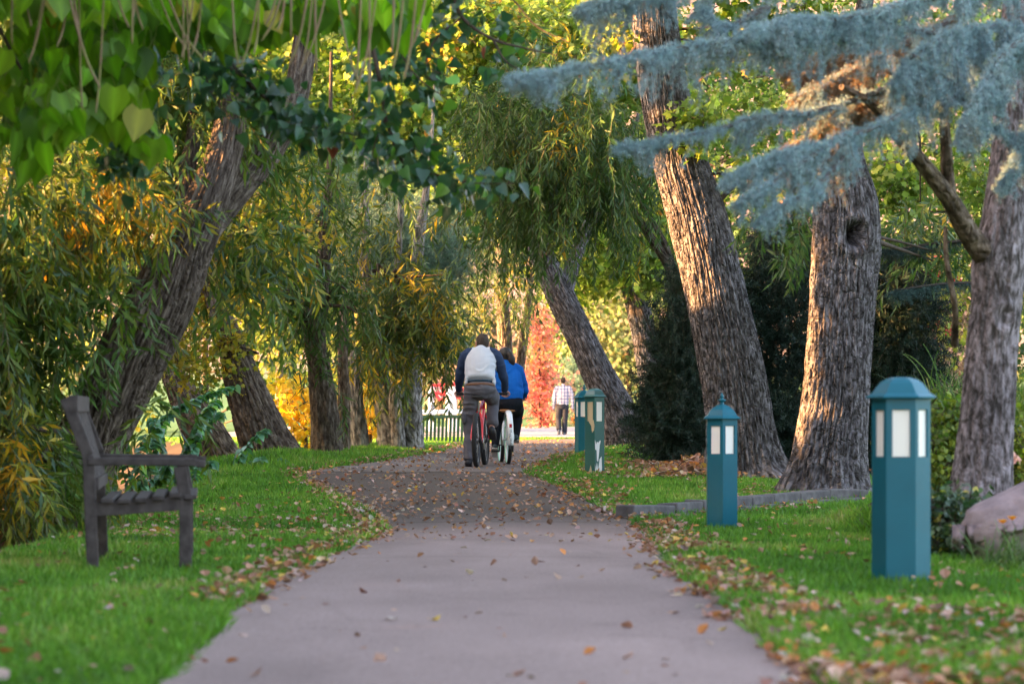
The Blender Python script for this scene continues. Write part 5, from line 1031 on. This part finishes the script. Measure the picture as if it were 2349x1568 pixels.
spots = np.concatenate([in_blobs([(130, 110, 210, 190, 14.9, .65, 190), (90, 260, 130, 70, 14.5, .4, 40), (280, 170, 70, 110, 14.9, .4, 40), (430, 20, 200, 70, 15.1, .6, 90), (640, 0, 190, 70, 15.3, .6, 90), (860, -5, 120, 75, 15.4, .5, 50), (330, 290, 60, 50, 14.7, .3, 10), (60, 330, 60, 40, 14.3, .3, 8), (200, -60, 500, 70, 14.0, .8, 110)], rng)])
n = len(spots); d = np.c_[rng.standard_normal(n) * .35, rng.standard_normal(n) * .3, -1 + rng.standard_normal(n) * .2]
nn = np.c_[rng.standard_normal(n) * .7, -1.0 + rng.standard_normal(n) * .6, .6 + rng.standard_normal(n) * .3]
sz = rng.uniform(.10, .19, n); sz = np.stack([sz, sz, sz * rng.uniform(-.3, 2.2, n)], 1)
vt = np.ones(len(HEART[0])); vt[2::5] = 1.5
G = Geo(); scatter(G, HEART[0], HEART[1], spots, frames(d, nn), sz, pick(CAT, n, rng, .15), 0, True, vt)
for k in range(n):
    q = spots[k]; tube(G, curve([q, q + np.array([rng.normal(0, .03), .03, .07]), q + np.array([rng.normal(0, .06), .08, .16])], 5), .0022, 5, 0, (.16, .2, .03), False)
G.build('crown', M_BIG, r)
M_POD = mat('pod_skin', (.24, .145, .105), .7, .3, noise=(7, .9, (.20, .20, .06)))
for k, (u, L) in enumerate([(28, 100), (52, 60), (106, 140), (112, 150), (160, 95), (165, 70), (150, 200), (180, 260), (258, 70), (262, 60), (240, 250), (300, 70), (305, 100), (318, 60), (352, 110), (372, 130), (420, 145), (428, 150), (450, 130), (470, 140), (530, 140), (600, 150), (598, 130), (645, 60), (655, 80), (668, 100), (660, 70), (713, 150), (722, 180), (720, 130), (755, 150), (768, 190), (830, 200), (848, 220), (872, 230), (905, 130), (930, 160), (960, 190), (985, 110)]):
    Y = 13.6 + rng.random() * .5; a = P(u, -45 - rng.random() * 30, Y); s = 1 / FD * Y; Lm = (L + 60) * s; sw = rng.normal(0, .02)
    G = Geo(); c = curve([a, a + np.array([sw, 0, -Lm * .4]), a + np.array([sw * 2.2, rng.normal(0, .02), -Lm * .75]), a + np.array([sw * 3.6, 0, -Lm])], 14); tube(G, c, np.r_[.003, np.full(10, rng.uniform(.0042, .0065)), .006, .0045, .002], 7)
    G.build('seed_pod', M_POD, r)

# --- glossy dark leaves hanging in the upper middle
rng = np.random.default_rng(80)
r = thing('poplar_tree', 'poplar branches with glossy blue green leaves hanging over the path from above', 'tree', (-4.6, 15.5, -.2))
G = Geo(); trunk_geo(G, [(-4.6, 15.5, -.4, .3), (-4.5, 15.6, 2, .24), (-4.1, 15.8, 3.8, .2), (-3.4, 16, 5, .15), (-2, 16, 5.8, .1)], 60, 60, .06, 20, 81, .2); G.build('trunk', M_BARK_G, r)
POP = [((.03, .085, .045), 4), ((.045, .12, .055), 4), ((.06, .15, .04), 2), ((.11, .25, .03), 1.4), ((.2, .05, .03), .06)]
twigs = [[(-400, -300, 15.8), (300, -60, 16.2), (560, 180, 16.4), (640, 250, 16.4), (720, 290, 16.3), (820, 310, 16.2)],
         [(-400, -300, 15.8), (250, 60, 16), (330, 220, 16), (300, 330, 15.9), (275, 400, 15.9)],
         [(560, 180, 16.4), (470, 120, 16.2), (480, 200, 16.2), (510, 250, 16.2)],
         [(-400, -400, 16), (600, -200, 16.2), (820, 40, 16.4), (870, 180, 16.4), (885, 270, 16.4), (930, 380, 16.3), (1000, 400, 16.2), (1090, 420, 16.1), (1200, 420, 16)],
         [(885, 270, 16.4), (860, 330, 16.4), (850, 380, 16.4)], [(1000, 400, 16.2), (1040, 440, 16.2), (1060, 480, 16.2)], [(930, 380, 16.3), (950, 340, 16.3), (1010, 330, 16.2)],
         [(-400, -420, 16), (700, -260, 16.2), (1000, -60, 16.5), (1060, 40, 16.6), (1130, 90, 16.6), (1200, 110, 16.6), (1290, 130, 16.5)],
         [(1060, 40, 16.6), (1000, 90, 16.6), (980, 150, 16.6), (1040, 180, 16.5)], [(1130, 90, 16.6), (1160, 140, 16.6), (1200, 165, 16.6)], [(1000, -60, 16.5), (1150, -20, 16.5), (1230, 60, 16.5), (1310, 100, 16.4)],
         [(820, 40, 16.4), (900, 100, 16.4), (960, 180, 16.4), (1030, 230, 16.4)], [(560, 180, 16.4), (610, 210, 16.5), (640, 290, 16.4)], [(250, 60, 16), (230, 180, 16), (240, 280, 16), (270, 340, 16)]]
Gb, Gl = Geo(), Geo()
for rows in twigs:
    Gb = Geo(); c = curve([P(*q) for q in rows], 90); tube(Gb, c[::3], np.linspace(.02 if rows[0][0] < 0 else .008, .003, 30), 6, 0, (1, 1, 1), False); Gb.build('branch', M_TWIG, r)
    vis = c[(c[:, 2] < 3.6) & (c[:, 0] > -3)]
    if len(vis) < 3: continue
    st = vis[rng.integers(0, len(vis), int(4.2 * np.linalg.norm(np.diff(vis, axis=0), axis=1).sum() / .035))]; n = len(st)
    off = rng.standard_normal((n, 3)) * np.array([.075, .10, .06]); p = st + off
    d = norm(off) * .5 + np.c_[rng.standard_normal((n, 2)) * .5, -.5 + rng.standard_normal(n) * .6]
    ok = open_to_sun(p, [(P(1880, 260, 16.6), .42)]); Mq = frames(d, np.c_[rng.standard_normal((n, 2)), .7 + rng.standard_normal(n) * .5])[ok]; scatter(Gl, POPLAR[0], POPLAR[1], p[ok], Mq, rng.uniform(.055, .105, ok.sum()), pick(POP, ok.sum(), rng, .15), 0, True)
    for a, b in zip(st[ok], p[ok]): Gl.add(np.array([a, a + [.002, 0, .002], b]), [[0, 1, 2]], (.10, .12, .04))
Gl.build('crown', M_GLOSSY, r)
# ------------------------------------------------------------------ shrubs and small plants
def shrub(name, lab, cat, base, f, m, group=None, part='leaves', stems=0, seed=0):
    rng = np.random.default_rng(seed); r = thing(name, lab, cat, P(*base), 0, group); G = Geo(); f(G, rng); G.build(part, m, r)
    if stems:
        G = Geo(); b = P(*base)
        for k in range(stems): tube(G, curve([b + np.array([rng.normal(0, .04), 0, -.03]), b + np.array([rng.normal(0, .1), rng.normal(0, .1), .2]), b + np.array([rng.normal(0, .25), rng.normal(0, .2), .45])], 7), np.linspace(.010, .003, 7), 5)
        G.build('stems', M_TWIG, r)
    return r
# arching shoots with round bluish leaves, by the left bank
rng = np.random.default_rng(90)
KN = [((.10, .23, .15), 4), ((.15, .31, .20), 3), ((.17, .38, .06), 2), ((.30, .30, .03), .2)]
for lab, base, rows in (('arching shoots of round blue green leaves behind the bench arm, left of the split trunk', (300, 1170, 29), [[(300, 1150), (262, 1000), (250, 920), (240, 900), (220, 930)], [(310, 1160), (290, 1050), (285, 960), (300, 900), (330, 890)], [(250, 1150), (240, 1060), (232, 980), (225, 930)], [(330, 1130), (320, 1060), (330, 1000)], [(270, 1170), (255, 1130), (262, 1080)]]),
                        ('arching shoots of round blue green leaves in front of the split trunk', (400, 1160, 30), [[(340, 1150), (352, 1030), (380, 960), (440, 920), (540, 885)], [(420, 1150), (410, 1080), (440, 1010), (470, 950), (500, 915)], [(400, 1140), (430, 1060), (480, 960), (505, 950)], [(380, 1150), (372, 1060), (360, 990), (350, 960)], [(440, 1110), (460, 1070), (490, 1060)], [(350, 1150), (362, 1110), (390, 1060)]]),
                        ('low shoots of round blue green leaves at the foot of the furrowed leaning trunk', (560, 1090, 34), [[(540, 1085), (556, 1040), (590, 1000), (610, 985)], [(560, 1090), (575, 1065), (600, 1050)], [(590, 1090), (640, 1072), (650, 1055)], [(540, 1090), (548, 1060), (552, 1030)]])):
    u, v, Y = base; r = thing('knotweed_plant', lab, 'shrub', P(u, v, Y), 0, 'round leaved shoots on the left bank'); Gl, Gs = Geo(), Geo()
    for q in rows:
        c = curve([P(a, b, Y + rng.normal(0, .3)) for a, b in q], 40); tube(Gs, c[::3], np.linspace(.008, .002, 14), 5)
        L = np.linalg.norm(np.diff(c, axis=0), axis=1).sum(); n = int(L / .013); st = c[np.clip((np.linspace(.1, 1, n) * 39).astype(int), 0, 39)]
        sgn = np.where(np.arange(n) % 2, 1, -1); d = np.c_[sgn * .9 + rng.standard_normal(n) * .3, rng.standard_normal(n) * .6, -.55 + rng.standard_normal(n) * .25]
        scatter(Gl, HEART[0], HEART[1], st, frames(d, np.c_[rng.standard_normal((n, 2)) * .4, np.ones(n)]), rng.uniform(.06, .115, n), pick(KN, n, rng, .12), 0, True)
    Gs.build('stems', M_TWIG, r); Gl.build('leaves', M_GLOSSY, r)
BUSH = [((.08, .14, .02), 3), ((.17, .22, .025), 4), ((.28, .28, .03), 2), ((.45, .40, .06), .8)]
shrub('spindle_shrub', 'dark green shrub flecked with yellow leaves, between the near lamp post and the boulder', 'shrub', (2185, 1290, 16.4), lambda G, g: leafy_crown(G, [(2185, 1215, 62, 80, 16.4, .18, 150), (2150, 1180, 45, 60, 16.6, .15, 60), (2215, 1170, 50, 40, 16.7, .15, 50)], g, [((.035, .075, .035), 5), ((.06, .11, .04), 3), ((.48, .42, .10), 2.2), ((.25, .27, .05), 1)], .042, 12, .045, OVAL, .7, .25), M_GLOSSY, stems=8, seed=91)
shrub('barberry_shrub', 'yellow green bush behind the near lamp post and the cedar trunk', 'shrub', (2200, 1190, 20), lambda G, g: leafy_crown(G, [(2170, 1080, 85, 110, 20, .35, 210), (2330, 1040, 80, 130, 20.4, .4, 170), (2180, 970, 70, 60, 20.3, .3, 80)], g, BUSH, .045, 14, .06, OVAL, .6, .5), M_LEAF, stems=10, seed=92)
def tuft(G, g, c, n, L, pal, w=.004):
    st = np.repeat(np.asarray(c)[None], n, 0) + g.standard_normal((n, 3)) * np.array([.12, .12, .02]); d = np.c_[g.standard_normal((n, 2)) * .45, np.ones(n)]
    Ps, Ds, Al = grow(st, d, g.uniform(L * .5, L, n), L / 14, 2.2 / L, .03, g); C = pick(pal, n, g, .2)
    S = len(Ps); side = norm(np.c_[g.standard_normal((n, 2)), np.zeros(n)]) * w; ok = Al[1:] & Al[:-1]
    V = np.stack([Ps[:-1] - side, Ps[:-1] + side, Ps[1:] + side, Ps[1:] - side], 2)[ok].reshape(-1, 3); CC = np.repeat(np.broadcast_to(C, (S - 1, n, 3))[ok], 4, 0)
    G.add(V, np.arange(len(V)).reshape(-1, 4), CC)
GR = [((.06, .12, .03), 3), ((.11, .18, .05), 3), ((.25, .24, .10), 1)]
for lab, b, n, L in (('arching green fountain grass left of the cedar trunk', (2190, 960, 25), 260, .75), ('arching green fountain grass right of the cedar trunk', (2345, 960, 24), 220, .75)):
    shrub('fountain_grass', lab, 'ornamental grass', b, lambda G, g: tuft(G, g, P(*b), n, L, GR), M_GRASS, 'fountain grass clumps', 'blades', seed=int(b[0]))
shrub('dry_shrub', 'pinkish brown bare twiggy bush behind the fountain grass', 'shrub', (2170, 960, 46), lambda G, g: bush_needles(G, [(2170, 800, 80, 110, 46, .6, 300)], g, [((.30, .20, .17), 3), ((.20, .13, .11), 2), ((.38, .34, .12), 1)], (.3, .6), .06, 3, .12, .004), M_DRY, part='twigs', seed=95)
# low plant with orange flowers in front of the boulder, one pink bloom behind
def poppies():
    r = thing('poppy_plant', 'small plant with two orange flowers in front of the boulder', 'flower', P(2345, 1290, 14.6)); g = np.random.default_rng(96); G = Geo()
    tuft(G, g, P(2352, 1290, 14.6), 260, .24, [((.07, .13, .04), 3), ((.12, .19, .06), 2)], .003); G.build('leaves', M_GRASS, r)
    for u, v in ((2300, 1200), (2322, 1192)):
        G = Geo(); c = P(u, v, 14.5); tube(G, curve([P(2345, 1285, 14.6), P(u + 15, v + 40, 14.55), c], 8), .0018, 5, 0, (.1, .15, .04))
        for k in range(5):
            a = k * 1.256; d = np.array([[math.cos(a) * .8, math.sin(a) * .8, .75]]); scatter(G, OVAL[0], OVAL[1], c[None], frames(d, np.array([[0, 0, 1.]])), np.array([.036]), np.array([[.85, .34, .01]]))
        G.build('flower', M_LEAF, r)
poppies()
shrub('rose_bloom', 'single pale pink rose at the right edge behind the cedar trunk', 'flower', (2331, 1052, 19), lambda G, g: scatter(G, OVAL[0], OVAL[1], P(2331, 1052, 19) + g.standard_normal((26, 3)) * .012, frames(g.standard_normal((26, 3)), g.standard_normal((26, 3))), np.full(26, .03), pick([((.75, .42, .40), 1)], 26, g, .1)), M_LEAF, part='petals', seed=97)
# dry twigs and leaf heap under the juniper
def twigs():
    g = np.random.default_rng(98); r = thing('brush_pile', 'heap of dry twigs and curled brown leaves on the lawn by the juniper', 'brush pile', P(1590, 1085, 33)); G = Geo()
    for k in range(60):
        u = g.uniform(1480, 1640); Y = g.uniform(31.5, 36); v = HV + (CZ - float(gz((u - CX) / FD * Y, Y))) * FD / Y; a = P(u, v, Y); d = np.array([g.normal(0, .3), g.normal(0, .3), abs(g.normal(0, .10))])
        tube(G, curve([a, a + d * .5 + np.array([0, 0, .05]), a + d], 6), np.linspace(.008, .003, 6), 5)
    G.build('twigs', M_TWIG, r); G = Geo(); n = 900; u = g.normal(1560, 60, n); Y = g.uniform(31.5, 36, n); X = (u - CX) / FD * Y; p = np.stack([X, Y, gz(X, Y) + .03 + .12 * g.random(n) * np.exp(-((u - 1590) / 30) ** 2)], 1)
    scatter(G, LITTER[0], LITTER[1], p, frames(g.standard_normal((n, 3)) * np.array([1, 1, .4]), np.c_[g.standard_normal((n, 2)) * .5, np.ones(n)]), g.uniform(.04, .085, n), pick(DRY, n, g, .2)); G.build('dry_leaves', M_DRY, r)
twigs()
# boulder
def rock():
    bm = bmesh.new(); bmesh.ops.create_icosphere(bm, subdivisions=6, radius=1); V = np.array([v.co[:] for v in bm.verts]); F = np.array([[v.index for v in f.verts] for f in bm.faces]); bm.free()
    n = norm(V); V = n * (1 + .55 * (fbm(n * 1.1 + 5, 101, 2) - .5)[:, None] + .16 * (fbm(n * 3 + 2, 102, 3) - .5)[:, None] + .03 * (fbm(n * 14, 103, 3) - .5)[:, None])
    V[:, 2] = np.where(V[:, 2] > .55, .55 + (V[:, 2] - .55) * .35, V[:, 2]); V = V * np.array([.42, .36, .33]); V[:, 2] += .30 * V[:, 0] * (V[:, 2] > 0) + .04
    G = Geo(); c = P(2388, 1215, 15.7); G.add(V, F, (1, 1, 1), 0, True); o = G.build('boulder', mat('mauve_stone', (.34, .26, .27), .9, .2, noise=(14, .8, (.22, .17, .185)), bump=(45, .6))); o.location = c
    tag(o, 'rough mauve boulder at the right edge beside the yellow flecked shrub', 'boulder')
rock()
# stone edging: two courses, each stone its own
def kerb():
    g = np.random.default_rng(110); m = mat('edging_stone', (.15, .14, .145), .9, .2, noise=(10, .9, (.075, .07, .075)), bump=(50, .5))
    line = curve([P(1432, 1196, 23.5), P(1540, 1190, 24), P(1620, 1178, 24.6), P(1710, 1166, 25.2), P(1820, 1150, 26), P(1920, 1142, 26.6), P(2010, 1138, 26.9)], 400)
    X, Y = line[:, 0], line[:, 1]; s = np.r_[0, np.cumsum(np.hypot(np.diff(X), np.diff(Y)))]
    words = [('upper', .52, .17, .06), ('lower', .45, .13, -.17)]
    for nm, L, h, back in words:
        q = .0 if nm == 'upper' else .55; k = 0
        while q < s[-1] - .2:
            l = L * g.uniform(.8, 1.15); a, b = q, min(q + l, s[-1]); xa, ya, xb, yb = np.interp(a, s, X), np.interp(a, s, Y) + back, np.interp(b, s, X), np.interp(b, s, Y) + back
            z = float(np.interp((ya + yb) / 2, _yy, _zz)); t = norm(np.array([xb - xa, yb - ya, 0])); R = np.stack([t, np.array([-t[1], t[0], 0]), [0, 0, 1]], 1)
            G = Geo(); box(G, (0, 0, 0), (np.hypot(xb - xa, yb - ya) - .014, .2, h)); o = G.build('edging_stone', m, None, False, .018, 3)
            o.location = ((xa + xb) / 2, (ya + yb) / 2, z + h / 2 - (.05 if nm == 'upper' else .085)); o.rotation_euler = (g.normal(0, .03), g.normal(0, .02), math.atan2(t[1], t[0]))
            tag(o, f'grey edging stone in the {nm} course beside the lawn under the big trunks', 'edging stone', f'{nm} course of the stone edging'); q += l; k += 1
kerb()

# ------------------------------------------------------------------ far trees and planting beyond the lawn
FARP = {'pale': [((0.116, 0.160, 0.063), 3), ((0.163, 0.188, 0.090), 3), ((0.218, 0.216, 0.144), 2), ((0.075, 0.120, 0.045), 3)], 'yel': [((.065, .115, .03), 4), ((.12, .155, .035), 4), ((.23, .205, .045), 1.8), ((.035, .07, .025), 3)], 'grn': [((0.041, 0.084, 0.027), 3), ((0.068, 0.120, 0.036), 3), ((0.129, 0.160, 0.054), 1.4)], 'tan': [((0.224, 0.200, 0.162), 3), ((0.177, 0.152, 0.126), 2), ((0.245, 0.248, 0.153), 2)], 'red': [((.60, .13, .13), 4), ((.64, .25, .22), 3), ((.62, .30, .14), 2)], 'rose': [((0.272, 0.176, 0.180), 3), ((0.204, 0.136, 0.135), 2), ((0.286, 0.240, 0.216), 2)]}
def far_tree(name, lab, cat, u, v0, Y, tw, blobs, pal, leaf, seed, per=18, spread=.7, group=None, shape=OVAL, hang=.5):
    top = min(b[1] for b in blobs)
    return plant(name, lab, cat, [[(u, v0, Y, tw), (u + 1, (v0 * 2 + top) / 3, Y, tw * .8), (u - 1, (v0 + top * 2) / 3, Y, tw * .6), (u, top, Y, tw * .35)]], M_BARK_W, lcrown(blobs, seed, FARP[pal], 10, M_FAR, tw / FD * Y * .2, leaf=leaf, per=per, spread=spread, shape=shape, hang=hang, pk=.5), group, n_len=40, n_ang=24, seed=seed)
far_tree('columnar_maple', 'narrow coral red tree behind the blue jacketed rider', 'tree', 1238, 985, 100, 9, [(1238, 790, 29, 60, 100, .45, 44), (1238, 880, 31, 60, 100, .5, 60), (1236, 945, 30, 30, 100, .5, 20), (1240, 730, 20, 40, 100, .3, 14)], 'red', .13, 120, 16, .2)
far_tree('willow_tree', 'pale yellow green willow beyond the far lawn, right of the walker', 'tree', 1440, 960, 118, 22, [(1400, 780, 110, 130, 118, 2.5, 150), (1500, 760, 70, 150, 119, 2, 90), (1440, 620, 140, 120, 119, 2.5, 90)], 'pale', .24, 121, 18, .8, None, KITE, 1.4)
far_tree('ash_tree', 'pale olive tree beyond the far lawn, above the walker', 'tree', 1320, 960, 126, 18, [(1320, 800, 60, 110, 126, 2, 90), (1300, 640, 90, 110, 127, 2, 80)], 'grn', .24, 122)
rng = np.random.default_rng(123)
r = thing('spruce_tree', 'small pale blue spruce behind the walker', 'tree', P(1315, 965, 112)); G = Geo()
for k in range(16):
    v = 825 + k * 8.5; w_ = 8 + k * 2.6
    bush_needles(G, [(1315, v, w_, 4, 112, w_ / FD * 112, 34)], rng, [((.14, .24, .17), 3), ((.22, .33, .25), 2)], (.2, .45), .08, 5, .12, .010, -.2, .5)
G.build('crown', M_NEEDLE, r); G = Geo(); tube(G, [P(1315, 970, 112), P(1315, 820, 112)], [.12, .02], 8); G.build('trunk', M_TWIG, r)
far_tree('dogwood_shrub', 'rose brown bush behind the two dark stems', 'shrub', 1195, 970, 106, 8, [(1195, 850, 40, 100, 106, .8, 60), (1285, 900, 24, 60, 108, .6, 24), (1090, 880, 60, 80, 108, 1, 50)], 'rose', .16, 124, 14, .4)
FT = [(640, 'yel', 'yellow tree far behind the dark forked trunk', 72, [(640, 640, 130, 190, 72, 2, 170), (760, 480, 150, 160, 73, 2, 130), (560, 420, 150, 170, 73, 2, 120)]),
      (820, 'yel', 'yellow green tree far behind the three stemmed trunk', 84, [(820, 880, 90, 110, 84, 1.6, 70), (900, 700, 130, 130, 85, 2, 80), (800, 620, 120, 130, 85, 2, 70)]),
      (470, 'grn', 'green tree across the water behind the split trunk', 98, [(470, 640, 130, 130, 98, 2, 90), (360, 480, 190, 170, 99, 2.5, 110), (640, 860, 60, 120, 96, 1.5, 40)]),
      (180, 'yel', 'sunny yellow green tree far behind the huge willow, at the left edge', 90, [(120, 640, 240, 200, 90, 3, 170), (60, 380, 240, 190, 91, 3, 150), (260, 860, 140, 100, 92, 2, 60)]),
      (60, 'pale', 'pale bush low behind the huge willow at the left edge', 84, [(80, 930, 180, 70, 84, 2, 70)]),
      (1010, 'tan', 'tan leaved tree far behind the green park bench', 128, [(1010, 800, 110, 110, 128, 2, 90), (1120, 800, 80, 110, 128, 2, 70), (960, 640, 130, 110, 129, 2, 70)]),
      (1080, 'grn', 'tall green tree far away above the riders', 140, [(1100, 420, 220, 180, 140, 3, 204), (1250, 520, 160, 140, 141, 3, 136), (900, 330, 180, 190, 141, 3, 153), (1180, 160, 260, 160, 142, 3, 170)]),
      (620, 'grn', 'tall green tree far away above the leaning left trunks', 144, [(560, 240, 260, 220, 144, 3, 221), (300, 220, 260, 220, 145, 3, 187), (780, 180, 200, 200, 145, 3, 153), (40, 160, 200, 200, 146, 3, 136)]),
      (1640, 'grn', 'green tree far behind the junipers', 92, [(1640, 620, 170, 220, 92, 2.5, 130), (1560, 380, 150, 160, 93, 2, 80), (1800, 380, 220, 200, 93, 2.5, 110)]),
      (2080, 'grn', 'green tree far behind the rowan', 88, [(2080, 620, 220, 220, 88, 2.5, 140), (2300, 560, 180, 260, 88, 2.5, 120), (2140, 300, 260, 200, 89, 2.5, 110), (1960, 820, 160, 120, 90, 2, 60), (2260, 860, 160, 120, 90, 2, 60)]),
      (160, 'grn', 'tall green tree far away at the top left', 150, [(60, 60, 260, 150, 150, 3, 190), (420, 40, 260, 140, 151, 3, 170), (160, 300, 200, 150, 151, 3, 90)]),
      (960, 'grn', 'tall green tree far away above the three stemmed trunk', 152, [(820, 40, 240, 130, 152, 3, 190), (1120, 20, 240, 130, 153, 3, 190)]),
      (1560, 'grn', 'green tree far away at the top right', 146, [(1560, 180, 260, 200, 146, 3, 187), (1900, 140, 260, 200, 147, 3, 170), (2260, 120, 240, 200, 147, 3, 153)])]
for k, (u, pal, lab, Y, bl) in enumerate(FT): far_tree('background_tree', lab, 'tree', u, 985, Y, 14 if Y > 120 else 20, bl, pal, .0021 * Y + .05, 130 + k, 20, .0075 * Y, None)
shrub('straw_shrub', 'straw coloured tuft at the edge of the far concrete path', 'shrub', (1262, 986, 107), lambda G, g: tuft(G, g, P(1262, 984, 107), 500, 1.0, [((.46, .36, .22), 3), ((.38, .34, .16), 1)], .012), M_DRY, part='blades', seed=140)
for lab, b in (('orange shrub right of the walker', (1340, 986, 107)), ('orange flowering clump right of the leaning grey trunk', (1468, 1002, 75))):
    shrub('orange_shrub', lab, 'shrub', b, lambda G, g: leafy_crown(G, [(b[0], b[1] - 18, 20, 18, b[2], .3, 60)], g, [((.62, .26, .10), 3), ((.45, .34, .12), 2), ((.6, .16, .06), 1)], .10, 12, .1, OVAL), M_FAR, 'orange clumps by the far path', stems=5, seed=int(b[0]))
# unseen trees added outside the picture to throw evening shade over path and lawn
for k, (x, y, h) in enumerate([(-5.6, 1.5, 8), (-6.0, 6.5, 8), (-6.6, 11.5, 9), (-7.4, 16.5, 9), (-8.4, 22, 9), (-9.4, 27.5, 9), (-10.6, 33, 9), (-11.8, 39, 10), (-13.2, 46, 10), (-14.8, 53, 10)]):
    g = np.random.default_rng(150 + k); r = thing('shade_tree', 'leafy tree added out of view on the left to cast shade', 'tree', (x, y, -1.2), 0, 'added shade trees'); G = Geo()
    trunk_geo(G, [(x, y, -1.4, .3), (x, y + .2, 2, .24), (x + .2, y, h * .8, .1)], 30, 30, .06, 16, 150); G.build('trunk', M_BARK_B, r); G = Geo(); n = 13000
    q = norm(g.standard_normal((n, 3))) * (g.random((n, 1)) ** .35) * np.array([2.2, 3.6, h * .55]) + np.array([x, y, h * .45]); q = q[fbm(q * .9, 151 + k, 2) > .27]; q = q[open_to_sun(q)]; n = len(q)
    scatter(G, OVAL[0], OVAL[1], q, frames(g.standard_normal((n, 3)), g.standard_normal((n, 3))), g.uniform(.24, .40, n), pick(WG, n, g, .2)); G.build('crown', M_LEAF, r)
